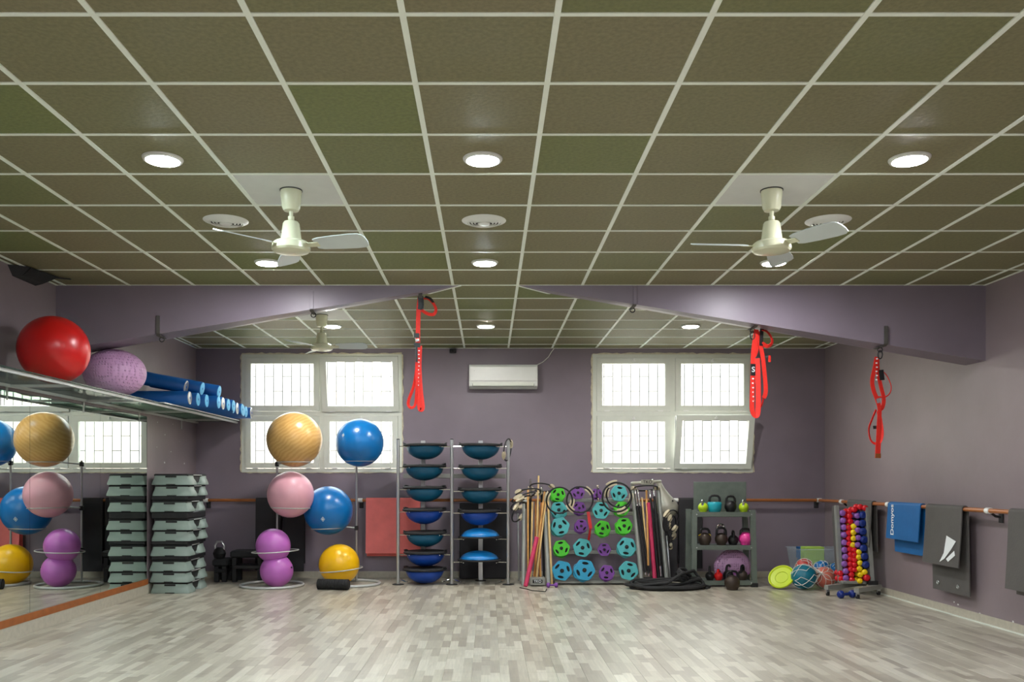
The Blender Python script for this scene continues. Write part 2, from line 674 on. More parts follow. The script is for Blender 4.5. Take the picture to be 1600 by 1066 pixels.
for k in range(-7, 8):
    x = GX0 + k * GS
    if XL < x < XR:
        obj('grid_bar', MB().box((x - 0.013, YF, CEIL - 0.002), (x + 0.013, YB, CEIL + 0.010)), 'grid', ceil, flat=True)
for j in range(-12, 14):
    y = GY0 + j * GS
    if YF < y < YB:
        obj('cross_bar', MB().box((XL, y - 0.012, CEIL), (XR, y + 0.012, CEIL + 0.009)), 'grid', ceil, flat=True)
for nm, a, b in (('edge_angle', (XL, YF, CEIL - 0.002), (XL + 0.022, YB, CEIL + 0.008)), ('edge_angle', (XR - 0.022, YF, CEIL - 0.002), (XR, YB, CEIL + 0.008)),
                 ('edge_angle', (XL, YB - 0.022, CEIL - 0.002), (XR, YB, CEIL + 0.008))):
    obj(nm, MB().box(a, b), 'grid', ceil, flat=True)

# ------------------------------------------------------------------ walls, windows
TOPZ = CEIL + 0.12
struct(obj('wall_left', MB().box((XL - 0.2, YF - 0.2, -0.1), (XL, YB + 0.3, TOPZ)), 'wall', flat=True))
struct(obj('wall_right', MB().box((XR, YF - 0.2, -0.1), (XR + 0.2, YB + 0.3, TOPZ)), 'wall', flat=True))
struct(obj('wall_front', MB().box((XL, YF - 0.2, -0.1), (XR, YF, TOPZ)), 'wall', flat=True))
WIN = [(P(378, 0, YB).x, P(628, 0, YB).x), (P(926, 0, YB).x, P(1176, 0, YB).x)]
WZ0, WZ1 = P(0, 738, YB).z, P(0, 554, YB).z
wb = MB()
xs = [XL - 0.0, WIN[0][0], WIN[0][1], WIN[1][0], WIN[1][1], XR]
for i in range(5):
    if i in (1, 3):
        wb.box((xs[i], YB, -0.1), (xs[i + 1], YB + 0.25, WZ0))
        wb.box((xs[i], YB, WZ1), (xs[i + 1], YB + 0.25, TOPZ))
    else:
        wb.box((xs[i], YB, -0.1), (xs[i + 1], YB + 0.25, TOPZ))
struct(obj('wall_back', wb, 'wallb', flat=True))
BH, BT = 0.085, 0.014
def skirting(name, a, b):
    struct(obj(name, MB().box(a, b), 'base', flat=True))
skirting('baseboard_back', (XL, YB - BT, 0), (XR, YB, BH))
sk = struct(obj('baseboard_right', MB().box((XR - BT, YF, 0), (XR, YB - BT, BH)), 'base', flat=True))
obj('quarter_round', MB().box((XR - BT - 0.012, YF, 0), (XR - BT, YB - BT, 0.012)), 'pvc', sk, flat=True)
skirting('baseboard_left', (XL, YF, 0), (XL + BT, YB - BT, 0.115))


def window(name, x0, x1, label, tilted):
    w = bpy.data.objects.new(name, None)
    w.location = ((x0 + x1) / 2, YB, WZ0)
    COL.objects.link(w)
    struct(w, label)
    ya, yb = YB - 0.012, YB + 0.07
    fr = MB()
    fw = 0.05
    xm, zm = (x0 + x1) / 2, (WZ0 + WZ1) / 2 - 0.005
    fr.box((x0, ya, WZ0), (x0 + fw, yb, WZ1)); fr.box((x1 - fw, ya, WZ0), (x1, yb, WZ1))
    fr.box((x0 + fw, ya, WZ0), (x1 - fw, yb, WZ0 + fw)); fr.box((x0 + fw, ya, WZ1 - fw), (x1 - fw, yb, WZ1))
    obj('outer_frame', fr, 'pvc', w, flat=True)
    obj('mullion', MB().box((xm - 0.03, ya, WZ0 + fw), (xm + 0.03, yb, WZ1 - fw)), 'pvc', w, flat=True)
    obj('transom', MB().box((x0 + fw, ya, zm - 0.03), (xm - 0.03, yb, zm + 0.03)).box((xm + 0.03, ya, zm - 0.03), (x1 - fw, yb, zm + 0.03)), 'pvc', w, flat=True)
    # crumbly sealing foam round the frame
    fo = MB()
    rnd = random.Random(len(name) + int(x0 * 10))
    def strip(p, q, nseg, out):
        p, q, out = Vector(p), Vector(q), Vector(out)
        rings = []
        for i in range(nseg + 1):
            c = p.lerp(q, i / nseg)
            wd = 0.016 + rnd.uniform(-0.008, 0.012)
            rings.append([c, c + out * wd, c + out * wd + Vector((0, 0.03, 0)), c + Vector((0, 0.03, 0))])
        fo.loft(rings)
    yf = YB - 0.009
    strip((x0, yf, WZ0), (x0, yf, WZ1), 36, (-1, 0, 0)); strip((x1, yf, WZ0), (x1, yf, WZ1), 36, (1, 0, 0))
    strip((x0, yf, WZ1), (x1, yf, WZ1), 40, (0, 0, 1)); strip((x0, yf, WZ0), (x1, yf, WZ0), 40, (0, 0, -0.7))
    obj('sealing_foam', fo, 'foam', w, flat=True)
    for ix, (a, b) in enumerate(((x0 + fw + 0.004, xm - 0.034), (xm + 0.034, x1 - fw - 0.004))):
        for iz, (lo, hi) in enumerate(((WZ0 + fw + 0.004, zm - 0.034), (zm + 0.034, WZ1 - fw - 0.004))):
            s = 0.075
            y0, y1 = YB - 0.03, YB + 0.03
            if (ix, iz) in tilted:   # hopper sash: hinged at the bottom, top leans into the room; overlaps the frame
                a2, b2, lo2, hi2 = a - 0.02, b + 0.02, lo - 0.01, hi + 0.02
                mx = Matrix.Translation((0, y0, lo2)) @ Matrix.Rotation(math.radians(15), 4, 'X') @ Matrix.Translation((0, -y0, -lo2))
                mx = Matrix.Translation((0, -0.012, 0)) @ mx
            else:
                a2, b2, lo2, hi2 = a, b, lo, hi
                mx = Matrix.Identity(4)
            sm = MB()
            sm.box((a2, y0, lo2), (a2 + s, y1, hi2)); sm.box((b2 - s, y0, lo2), (b2, y1, hi2))
            sm.box((a2 + s, y0, lo2), (b2 - s, y1, lo2 + s)); sm.box((a2 + s, y0, hi2 - s), (b2 - s, y1, hi2))
            so = obj('sash', sm.xform(mx), 'pvc', w, flat=True)
            obj('pane', MB().box((a2 + s, -0.003 + YB, lo2 + s), (b2 - s, 0.003 + YB, hi2 - s)).xform(mx), 'glass', so, flat=True)
            xc = (a2 + b2) / 2
            hm = MB().box((xc - 0.022, y0 - 0.012, hi2 - 0.05), (xc + 0.022, y0, hi2 - 0.028)).box((xc - 0.008, y0 - 0.03, hi2 - 0.046), (xc + 0.008, y0 - 0.012, hi2 - 0.01))
            obj('latch', hm.xform(mx), 'whitep', so)
            for xx in (a2 + 0.14, b2 - 0.14):
                obj('hinge', MB().box((xx - 0.035, y0 - 0.008, lo2 - 0.004), (xx + 0.035, y0, lo2 + 0.012)).xform(mx), 'whitep', so, flat=True)
    # portal for the daylight that comes through this opening
    pl = bpy.data.lights.new('daylight_portal', 'AREA')
    pl.shape = 'RECTANGLE'
    pl.size, pl.size_y = x1 - x0, WZ1 - WZ0
    pl.cycles.is_portal = True
    po = bpy.data.objects.new('daylight_portal', pl)
    po.location = ((x0 + x1) / 2, YB + 0.26, (WZ0 + WZ1) / 2)
    po.rotation_euler = (-PI / 2, 0, 0)
    COL.objects.link(po)
    return w


rc_ = random.Random(11)
def chips(wall, x, sgn, spots):
    for px, py, sz in spots:
        Y = x * F / (px - CX)
        c = P(px, py, Y)
        n = 7
        pts = [(x + sgn * 0.0015, c.y + sz * rc_.uniform(0.5, 1.1) * 1.6 * math.cos(2 * PI * k / n), c.z + sz * rc_.uniform(0.5, 1.1) * math.sin(2 * PI * k / n)) for k in range(n)]
        bk = [(x - sgn * 0.001, a, b) for _, a, b in pts]
        obj('paint_chip', MB().loft([bk, pts]), 'white_tile', bpy.data.objects[wall], flat=True)
chips('wall_left', XL, 1, [(246, 660, .008), (257.6, 679.6, .010), (267, 706, .009), (257, 723, .015), (288, 724.6, .016), (270, 663, .006), (245, 699, .008), (280, 690, .005)])
chips('wall_right', XR, -1, [(1491, 941, .010), (1497, 945, .012), (1531, 959, .013), (1583, 972, .012)])
window('window_1', WIN[0][0], WIN[0][1], 'four-pane white window behind the exercise balls, upper right sash tilted in', {(1, 1)})
window('window_2', WIN[1][0], WIN[1][1], 'four-pane white window above the weight rack, lower right sash tilted in', {(1, 0)})
for (x0, x1), wl in zip(WIN, ('left', 'right')):
    gr = thing('window_grille', 'pale iron security grille outside the %s' % ('window behind the exercise balls' if wl == 'left' else 'window above the plate rack'), 'grille', ((x0 + x1) / 2, YB + 0.42, WZ0 - 0.1))
    nb = 18
    dx = (x1 - x0 + 0.1) / nb
    for i in range(nb + 1):
        x = x0 - 0.05 + i * dx
        obj('bar', MB().tube([(x, YB + 0.42, WZ0 - 0.1), (x, YB + 0.42, WZ1 + 0.1)], 0.0070, 6), 'grille', gr)
        if i < nb:
            for k in range(4):
                z = WZ0 + 0.1 + k * 0.42 + (0.21 if i % 2 else 0)
                obj('rung', MB().tube([(x, YB + 0.42, z), (x + dx, YB + 0.42, z)], 0.0066, 5), 'grille', gr)
    for x in (x0 - 0.05, x1 + 0.05):
        for z in (WZ0 - 0.08, WZ1 + 0.08):
            obj('wall_anchor', MB().tube([(x, YB + 0.24, z), (x, YB + 0.42, z)], 0.008, 6), 'grille', gr)

# outside: pale ground and a low rendered wall across the yard
struct(obj('yard_ground', MB().box((-14, YB + 0.3, -0.3), (14, YB + 16, -0.2)), 'outground', flat=True), 'pale concrete yard outside the windows')
struct(obj('yard_wall', MB().box((-14, YB + 7, -0.2), (14, YB + 7.3, 4.6)).box((-14, YB + 6.95, 4.6), (14, YB + 7.35, 4.7)), 'outwall', flat=True), 'pale rendered yard wall seen through the windows')

# ------------------------------------------------------------------ haunched roof beam (two arms falling from the ridge to the walls)
BY0, BY1 = 8.25, 8.60
SL = 0.161
for sgn, xw, af, ar, lab in ((-1, XL, -0.27, -0.58, 'mauve painted sloping beam arm running to the mirrored left wall'), (1, XR, 0.27, 0.58, 'mauve painted sloping beam arm running to the bare right wall')):
    zt = CEIL + 0.05
    zw = CEIL - SL * (abs(xw) - 0.27)
    m = MB()
    f = [(af, BY0, CEIL - 0.001), (xw, BY0, zw), (xw, BY0, zt), (af, BY0, zt)]
    r = [(ar, BY1, CEIL - 0.001), (xw, BY1, zw), (xw, BY1, zt), (ar, BY1, zt)]
    m.loft([f, r])
    bo = struct(obj('ceiling_beam', m, 'beam', flat=True), lab)
    a, b = Vector((af, BY0, CEIL - 0.004)), Vector((ar, BY1, CEIL - 0.004))
    obj('edge_trim', MB().ribbon([a, b], 0.028, (1, 0, 0), 0.006), 'grid', bo, flat=True)
    x2 = xw

# ------------------------------------------------------------------ downlights
emits = {'cool': emit_material('cool_white_diffuser', (0.80, 0.96, 1.0), LAMP), 'white': emit_material('neutral_white_diffuser', (0.97, 0.97, 1.0), LAMP), 'warm': emit_material('warm_white_diffuser', (1.0, 0.97, 0.92), LAMP)}
LX = [GX0 - 0.3 - 1.8, GX0 - 0.3, GX0 - 0.3 + 2.4]
LY = [5.0, 7.38, 10.42]
rows = ['nearest the camera', 'just in front of the sloping beam', 'beyond the sloping beam']
cols = ['left', 'middle', 'right']
tints = [['cool', 'cool', 'white'], ['white', 'cool', 'white'], ['warm', 'warm', 'warm']]
def downlight(x, y, label, tint):
    t = thing('ceiling_downlight', label, 'ceiling light', (x, y, CEIL - 0.016), 'round ceiling downlights')
    obj('trim_ring', MB().lathe([(0, 0.100), (0.003, 0.106), (0.012, 0.112), (0.0165, 0.112)], (x, y, CEIL - 0.013), (x, y, CEIL + 1), 32), 'whitep', t)
    m = MB().lathe([(0, 0.02), (0.002, 0.06), (0.005, 0.088), (0.012, 0.100)], (x, y, CEIL - 0.020), (x, y, CEIL + 1), 32)
    o = obj('diffuser', m, emits[tint], t)
for j, y in enumerate(LY):
    for i, x in enumerate(LX):
        downlight(x, y, 'lit round downlight, %s one of the ceiling row %s' % (cols[i], rows[j]), tints[j][i])
for j, y in enumerate((2.6, 0.2, -2.2)):
    for i, x in enumerate(LX):
        downlight(x, y, 'lit round downlight behind the camera, %s one of the %s unseen row' % (cols[i], ORD[j]), 'white')

# round air vents
for i, x in enumerate(LX):
    y = 6.2
    t = thing('ceiling_vent', 'round white louvred ceiling vent, %s of three' % ('leftmost' if i == 0 else 'middle' if i == 1 else 'rightmost'), 'vent', (x, y, CEIL - 0.03), 'round ceiling vents')
    obj('rim', MB().lathe([(0, 0.118), (0.006, 0.128), (0.014, 0.152), (0.017, 0.155), (0.016, 0.155), (0.016, 0.118)], (x, y, CEIL - 0.014), (x, y, CEIL + 1), 36, ring=True), 'whitep', t)
    for k, r in enumerate((0.104, 0.082, 0.060)):
        obj('louvre', MB().lathe([(0, r), (0.003, r + 0.004), (0.016, r + 0.016), (0.016, r + 0.012), (0.004, r - 0.004)], (x, y, CEIL - 0.018 - 0.002 * k), (x, y, CEIL + 1), 36, ring=True), 'whitep', t)
    obj('centre_disc', MB().lathe([(0, 0.001), (0, 0.036), (0.004, 0.044), (0.020, 0.044)], (x, y, CEIL - 0.024), (x, y, CEIL + 1), 28), 'whitep', t)
    obj('throat', MB().lathe([(0, 0.119), (0.004, 0.119)], (x, y, CEIL - 0.0035), (x, y, CEIL + 1), 28), 'matgrey', t)


# ------------------------------------------------------------------ ceiling fans
def fan(x, y, base_deg, label):
    zt = CEIL + 0.003
    t = thing('ceiling_fan', label, 'fan', (x, y, zt - 0.40), 'cream ceiling fans')
    d = (x, y, zt), (x, y, zt - 1)
    obj('canopy', MB().lathe([(0, 0.060), (0.004, 0.066), (0.03, 0.065), (0.11, 0.056), (0.128, 0.046), (0.132, 0.018)], *d, n=32), 'cream', t)
    obj('collar', MB().lathe([(-0.001, 0.07), (0.005, 0.07)], *d, n=32), 'black', t)
    obj('down_rod', MB().lathe([(0.12, 0.013), (0.16, 0.013), (0.165, 0.02), (0.185, 0.02), (0.19, 0.016), (0.21, 0.016)], *d, n=16), 'cream', t)
    obj('motor_housing', MB().lathe([(0.195, 0.02), (0.198, 0.044), (0.21, 0.052), (0.29, 0.062), (0.318, 0.066), (0.322, 0.10), (0.335, 0.115), (0.36, 0.117)], *d, n=36), 'cream', t)
    obj('bottom_cap', MB().lathe([(0.355, 0.119), (0.372, 0.119), (0.384, 0.108), (0.392, 0.07), (0.394, 0.002)], *d, n=36), 'cream', t)
    for k in range(3):
        a = math.radians(base_deg + 120 * k)
        R = Matrix.Translation((x, y, zt - 0.345)) @ Matrix.Rotation(a, 4, 'Z')
        pitch = Matrix.Rotation(math.radians(-17), 4, 'X')
        b = MB()
        ring = []
        prof = [(0.165, 0.048), (0.20, 0.062), (0.30, 0.072), (0.42, 0.078), (0.475, 0.074), (0.50, 0.055), (0.508, 0.02)]
        rings = [[(u, -w, -0.003), (u, w, -0.003), (u, w, 0.003), (u, -w, 0.003)] for u, w in prof]
        b.loft(rings)
        bo = obj('blade', b.xform(R @ pitch), 'blade', t)
        br = MB().ribbon([(0.09, 0, 0), (0.13, 0, -0.004), (0.19, 0, -0.005)], 0.045, (0, 1, 0), 0.005)
        obj('blade_arm', br.xform(R @ pitch), 'cream', bo)
fan(GX0 - 1.5, 5.55, 225, 'cream three-blade ceiling fan on the left white tile, near the camera')
fan(GX0 + 1.5, 5.55, 184, 'cream three-blade ceiling fan on the right white tile, near the camera')
fan(GX0 - 2.1, 9.75, 355, 'cream three-blade ceiling fan beyond the beam, before the left window')

# ------------------------------------------------------------------ air conditioner with cable, corner speaker, small sensor
x0, x1 = P(733, 0, 11.98).x, P(840, 0, 11.98).x
z0, z1 = P(0, 607, 11.98).z, P(0, 569, 11.98).z
ac = thing('air_conditioner', 'white wall-mounted air conditioner between the two windows', 'air conditioner', ((x0 + x1) / 2, YB - 0.1, z0))
prof = [(YB, z0 + 0.01), (YB - 0.13, z0), (YB - 0.19, z0 + 0.035), (YB - 0.215, z0 + 0.09), (YB - 0.215, z1 - 0.05), (YB - 0.19, z1 - 0.008), (YB - 0.16, z1), (YB, z1)]
obj('body', MB().loft([[(x, y, z) for y, z in prof] for x in (x0, x0 + 0.0, x1)]), 'whitep', ac)
obj('front_panel', MB().bbox((x0 + 0.008, YB - 0.224, z0 + 0.10), (x1 - 0.008, YB - 0.20, z1 - 0.03), 0.006), 'whitep', ac)
obj('louvre_flap', MB().box((x0 + 0.05, YB - 0.213, z0 + 0.035), (x1 - 0.05, YB - 0.200, z0 + 0.085)), 'pvc', ac, flat=True)
obj('outlet_gap', MB().box((x0 + 0.045, YB - 0.2045, z0 + 0.030), (x1 - 0.045, YB - 0.1975, z0 + 0.090)), 'seam', ac, flat=True)
obj('receiver_window', MB().lathe([(0, 0.006), (0.004, 0.005)], (x0 + 0.07, YB - 0.223, z1 - 0.09), (x0 + 0.07, YB - 1, z1 - 0.09), 12), 'steel', ac)
c0 = P(838, 571, 12.15); c1 = P(866, 546, 12.15)
tag(obj('air_conditioner_cable', MB().tube([c0, P(848, 566, 12.17), P(857, 558, 12.17), P(861, 551, 12.17), Vector((c1.x, 12.17, CEIL - 0.004))], 0.005, 8), 'whitep'), 'thin white cable curling from the air conditioner up to the ceiling', 'cable')
sx = P(708, 0, 12.1).x
se = thing('ceiling_sensor', 'small black sensor where the ceiling meets the wall between windows', 'sensor', (sx, YB - 0.06, CEIL - 0.08))
obj('body', MB().bbox((sx - 0.05, YB - 0.07, CEIL - 0.07), (sx + 0.04, YB, CEIL - 0.01), 0.008), 'black', se)
obj('lens', MB().lathe([(0, 0.02), (0.02, 0.018), (0.024, 0.008)], (sx - 0.01, YB - 0.068, CEIL - 0.045), (sx - 0.01, 0, CEIL - 0.06), 14), 'rubber', se)
sp = thing('corner_speaker', 'dark wedge speaker tucked where the left wall meets the ceiling', 'speaker', (XL + 0.1, 7.6, CEIL - 0.10))
obj('cabinet', MB().loft([[(XL, 7.42, CEIL - 0.005), (XL + 0.13, 7.50, CEIL - 0.005), (XL + 0.05, 7.52, CEIL - 0.075), (XL, 7.50, CEIL - 0.085)],
                          [(XL, 7.98, CEIL - 0.005), (XL + 0.20, 7.90, CEIL - 0.005), (XL + 0.07, 7.86, CEIL - 0.075), (XL, 7.88, CEIL - 0.085)]]), 'matblack', sp, flat=True)
obj('grille', MB().loft([[(XL + 0.135, 7.53, CEIL - 0.012), (XL + 0.190, 7.87, CEIL - 0.012), (XL + 0.195, 7.87, CEIL - 0.012), (XL + 0.14, 7.53, CEIL - 0.012)],
                         [(XL + 0.06, 7.54, CEIL - 0.072), (XL + 0.085, 7.84, CEIL - 0.072), (XL + 0.09, 7.84, CEIL - 0.072), (XL + 0.065, 7.54, CEIL - 0.072)]]), 'rubber', sp, flat=True)
obj('bracket', MB().ribbon([(XL + 0.17, 7.90, CEIL - 0.010), (XL + 0.27, 7.97, CEIL - 0.006)], 0.025, (0, 1, 0), 0.008), 'black', sp)

# ------------------------------------------------------------------ wall mirror
my = [10.43, 9.18, 7.77, 6.36, 4.95, 3.54, 2.13]
MZ0, MZ1 = 0.175, 2.08
mr = thing('wall_mirror', 'wall-length mirror of tall panels on the left wall with a wooden foot strip', 'mirror', (XL, 6.3, MZ0))
for a, b in zip(my[1:], my[:-1]):
    obj('mirror_panel', MB().box((XL + 0.002, a + 0.002, MZ0), (XL + 0.008, b - 0.002, MZ1)), 'mirror', mr, flat=True)
obj('backing', MB().box((XL, my[-1] - 0.004, MZ0), (XL + 0.0025, my[0] + 0.004, MZ1 + 0.006)), 'seam', mr, flat=True)
obj('foot_strip', MB().box((XL, my[-1], MZ0 - 0.062), (XL + 0.018, my[0] + 0.01, MZ0 + 0.002)), 'wood', mr, flat=True)

# ------------------------------------------------------------------ glass wall shelf
SZ, SX = 2.145, XL + 0.60
sh = thing('wall_shelf', 'long glass shelf on white rails high on the left wall above the mirror', 'shelf', (XL, 8.0, SZ - 0.06))
cuts = [12.17, 10.75, 9.35, 7.95, 6.55, 5.15, 3.75]
for a, b in zip(cuts[1:], cuts[:-1]):
    gp = obj('glass_panel', MB().box((XL + 0.004, a + 0.004, SZ - 0.008), (SX, b - 0.004, SZ)), 'shelfglass', sh, flat=True)
    obj('glass_edge', MB().box((SX, a + 0.004, SZ - 0.008), (SX + 0.003, b - 0.004, SZ)), 'glassedge', gp, flat=True)
for xx in (SX - 0.03, XL + 0.03):
    obj('rail', MB().box((xx - 0.012, cuts[-1], SZ - 0.034), (xx + 0.012, cuts[0], SZ - 0.010)), 'ringgrey', sh, flat=True)
for y in (11.6, 10.2, 8.8, 7.4, 6.0, 4.6):
    b = obj('bracket', MB().box((XL, y - 0.012, SZ - 0.034), (SX - 0.045, y + 0.012, SZ - 0.012)), 'ringgrey', sh, flat=True)
    obj('brace', MB().box((XL, y - 0.010, SZ - 0.14), (XL + 0.012, y + 0.010, SZ - 0.034)), 'ringgrey', b, flat=True)
obj('shelf_board', MB().box((XL + 0.045, 9.36, SZ), (SX + 0.005, cuts[0], SZ + 0.014)), 'whitep', sh, flat=True)

# big balls on the shelf
def ball(name, c, r, m, label, zs=1.0, logo=None, group=None):
    t = thing(name, label, 'ball', (c[0], c[1], c[2] - r * zs), group)
    obj('shell', MB().sphere(c, r, 40, 24, zs), m, t)
    d = Vector((0.25, 0.9, 0.35)).normalized()
    cc = Vector(c)
    obj('valve_plug', MB().lathe([(0, 0.012), (0.006, 0.012), (0.008, 0.006)], cc + d * r * 0.985 * Vector((1, 1, zs)).length / math.sqrt(3), cc + d * 2 * r, 12), 'whitep', t)
    if logo:
        az, el, s = logo
        d = Vector((math.sin(az) * math.cos(el), -math.cos(az) * math.cos(el), math.sin(el)))
        u = Vector((math.cos(az), math.sin(az), 0))
        v = u.cross(d) * -1
        lm = MB()
        def pt(a, b):
            q = (d + (u * a + v * b) * s).normalized()
            return cc + q * (r + 0.0015)
        for k0, k1 in ((1.0, 0.72), (0.45, 0.05)):
            lp = [(1.0, 0), (0, 1.25), (-1.0, 0), (0, -1.25)]
            for i in range(4):
                (a0, b0), (a1, b1) = lp[i], lp[(i + 1) % 4]
                lm.add([pt(a0 * k0, b0 * k0), pt(a1 * k0, b1 * k0), pt(a1 * k1, b1 * k1), pt(a0 * k1, b0 * k1)], [[0, 1, 2, 3]])
        obj('printed_mark', lm, 'mark', t, flat=True)
    return t
ball('exercise_ball', (XL + 0.375, 7.45, SZ + 0.283), 0.283, 'red', 'large glossy red exercise ball on the high glass shelf')
ball('exercise_ball', (XL + 0.40, 8.60, SZ + 0.229), 0.29, 'lilac', 'lilac studded exercise ball squeezed under the beam on the glass shelf', zs=0.787)

# foam rollers lying across the shelf
def roller(p, q, r, label, cap='rollcap'):
    p, q = Vector(p), Vector(q)
    L = (q - p).length
    t = thing('foam_roller', label, 'foam roller', (p.x, p.y, p.z - r), 'blue foam rollers on the glass shelf')
    obj('sleeve', MB().lathe([(0, r - 0.012), (0.004, r), (L - 0.012, r), (L - 0.004, r - 0.005)], p, q, 28), 'rollblue', t)
    obj('end_cap', MB().lathe([(L - 0.020, r * 0.9), (L, r * 0.93), (L + 0.002, r * 0.88), (L + 0.002, 0.002)], p, q, 28), cap, t)
    obj('core_hole', MB().lathe([(L + 0.001, r * 0.18), (L + 0.0035, r * 0.17)], p, q, 14), 'rollblue', t)
rr = 0.076
zb = SZ + 0.016 + rr
bot = [(9.72, -3.27), (9.90, -3.24), (10.08, -3.20), (10.26, -3.12), (10.44, -3.12), (10.62, -3.11), (10.80, -3.10), (10.98, -3.16), (11.16, -3.16), (11.34, -3.14), (11.52, -3.18), (11.72, -3.20), (11.92, -3.18)]
for i, (y, xe) in enumerate(bot):
    roller((XL + 0.06, y, zb), (xe, y + random.uniform(-0.012, 0.012), zb), rr, 'long blue foam roller in the bottom layer on the shelf, %s from the lilac ball' % ORD[i], 'rollcap' if i % 4 else 'steel')
for i, (y, xe) in enumerate([(9.81, -3.34), (9.99, -3.22), (10.35, -3.14)]):
    roller((XL + 0.09, y - 0.0, zb + 0.255), (xe, y, zb + 0.127), rr, 'long blue foam roller lying on top of the others, %s' % ('closest to the lilac ball' if i == 0 else 'middle one of three' if i == 1 else 'closest to the window'), 'steel' if i == 0 else 'rollcap')

# ------------------------------------------------------------------ step platforms stacked against the mirror
def step_proto():
    t = thing('step_platform', 'x', 'step platform')
    L, Wd = 0.68, 0.46
    obj('deck', MB().bbox((-0.205, -L / 2 + 0.01, 0.100), (0.205, L / 2 - 0.01, 0.130), 0.010), 'rubber', t)
    for s in (-1, 1):
        ring = []
        for z, w, d0, d1 in ((0, 0.232, 0.34, 0.09), (0.02, 0.232, 0.338, 0.092), (0.05, 0.222, 0.334, 0.11), (0.075, 0.210, 0.330, 0.13), (0.108, 0.205, 0.330, 0.14)):
            ya, yb = sorted((s * d0, s * d1))
            c = 0.02
            ring.append([(-w + c, ya, z), (w - c, ya, z), (w, ya + c, z), (w, yb - c, z), (w - c, yb, z), (-w + c, yb, z), (-w, yb - c, z), (-w, ya + c, z)])
        f = obj('foot', MB().loft(ring), 'stepgrey', t, ang=50)
        obj('grip_slot', MB().box((-0.065, s * 0.3375, 0.086), (0.065, s * 0.325, 0.107)), 'black', f, flat=True)
        obj('lower_notch', MB().box((-0.055, s * 0.3415, 0.0005), (0.055, s * 0.33, 0.010)), 'black', f, flat=True)
    for sx in (-1, 1):
        obj('side_rail', MB().box((sx * 0.207, -0.15, 0.112), (sx * 0.196, 0.15, 0.122)), 'ringgrey', t, flat=True)
    obj('under_web', MB().box((-0.185, -0.16, 0.03), (0.185, 0.16, 0.102)), 'black', t, flat=True)
    return t
def riser_proto():
    t = thing('step_riser', 'x', 'step riser')
    obj('block', MB().bbox((-0.215, -0.335, 0), (0.215, 0.335, 0.05), 0.008), 'black', t)
    for s in (-1, 1):
        obj('rib', MB().box((-0.19, s * 0.338, 0.012), (0.19, s * 0.330, 0.036)), 'rubber', t, flat=True)
    return t
sp_, su = step_proto(), []
rp_, ru = riser_proto(), []
z = 0.002
seq = ['s', 's', 's', ('r', 0.048), 's', ('r', 0.045), 's', 's', ('r', 0.085), 's', ('r', 0.055), 's', 's']
dxs = [0.0, 0.0, -0.012, -0.012, 0.008, 0.014, -0.01, 0.012, 0.012]
ns = nr = 0
for q in seq:
    if q == 's':
        place(sp_, su, (XL + 0.262 + dxs[ns], 10.80 + random.uniform(-0.015, 0.015), z), (0, 0, math.radians(random.uniform(-2, 2))),
              'grey-green step platform with black deck by the mirror, %s from the floor' % ORD[ns], 'step platforms stacked by the mirror')
        ns += 1
        z += 0.1305
    else:
        o = place(rp_, ru, (XL + 0.258, 10.80, z), (0, 0, 0), 'flat black riser inside the step stack, %s from the floor' % ORD[nr], 'black risers in the step stack', scale=(1, 1, q[1] / 0.05))
        nr += 1
        z += q[1] + 0.0005

# ------------------------------------------------------------------ ball stands and their balls
def stand(pole, base_c, base_R, rings, label):
    """pole: foot point; rings: (centre, radius, tilt)"""
    t = thing('ball_stand', label, 'ball stand', (base_c[0], base_c[1], 0))
    obj('base_ring', MB().torus((base_c[0], base_c[1], 0.018), base_R, 0.017, 56, 10), 'ringgrey', t)
    top = max(c[2] for c, r, q in rings)
    obj('pole', MB().tube([(pole[0], pole[1], 0.02), (pole[0], pole[1], top + 0.03)], 0.014, 12), 'steel', t)
    obj('pole_foot', MB().tube([(pole[0], pole[1], 0.018), (base_c[0] + (pole[0] - base_c[0]) * 0.2, base_c[1] + base_R * 0.98, 0.018)], 0.012, 8), 'ringgrey', t)
    for c, r, q in rings:
        c = Vector(c)
        pts = []
        for k in range(48):
            a = 2 * PI * k / 48
            pts.append(c + Vector((r * math.cos(a), r * math.sin(a), q * r * math.cos(a))))
        ro = obj('ball_ring', MB().tube(pts, 0.0075, 8, closed=True), 'ringgrey', t)
        best = min(pts, key=lambda p: (p - Vector((pole[0], pole[1], p.z))).length)
        obj('ring_arm', MB().tube([(pole[0], pole[1], best.z - 0.02), (best.x, best.y, best.z)], 0.009, 8), 'ringgrey', ro)
        obj('clamp_knob', MB().bbox((pole[0] - 0.024, pole[1] - 0.024, best.z - 0.05), (pole[0] + 0.024, pole[1] + 0.024, best.z + 0.01), 0.006), 'black', ro)
    return t

Y1 = 11.16
gc, pc, nc = P(460, 687, Y1), P(454, 773, Y1), P(429, 850, Y1 - 0.06)
bc1, bc2, yc = P(562, 692, 11.38), P(513, 798, 11.45), P(530, 882, 11.36)
yc.z = 0.260
stand((P(433, 0, 11.52).x, 11.52), (P(425, 0, 11.2).x, 11.2), 0.385,
      [((gc.x, gc.y, gc.z - 0.283), 0.199, 0.0), ((pc.x, pc.y, pc.z - 0.165), 0.238, -0.03), ((nc.x + 0.01, nc.y, 0.45), 0.285, 0.05)],
      'tubular ball stand nearer the mirror, carrying gold, pink and purple balls')
stand((P(557, 0, 11.68).x, 11.68), (P(549, 0, 11.36).x, 11.36), 0.36,
      [((bc1.x, bc1.y, bc1.z - 0.235), 0.189, 0.0), ((bc2.x, bc2.y, bc2.z - 0.225), 0.217, 0.05), ((yc.x + 0.02, yc.y, yc.z - 0.065), 0.275, 0.10)],
      'tubular ball stand nearer the dome rack, carrying two blue balls and a yellow one')
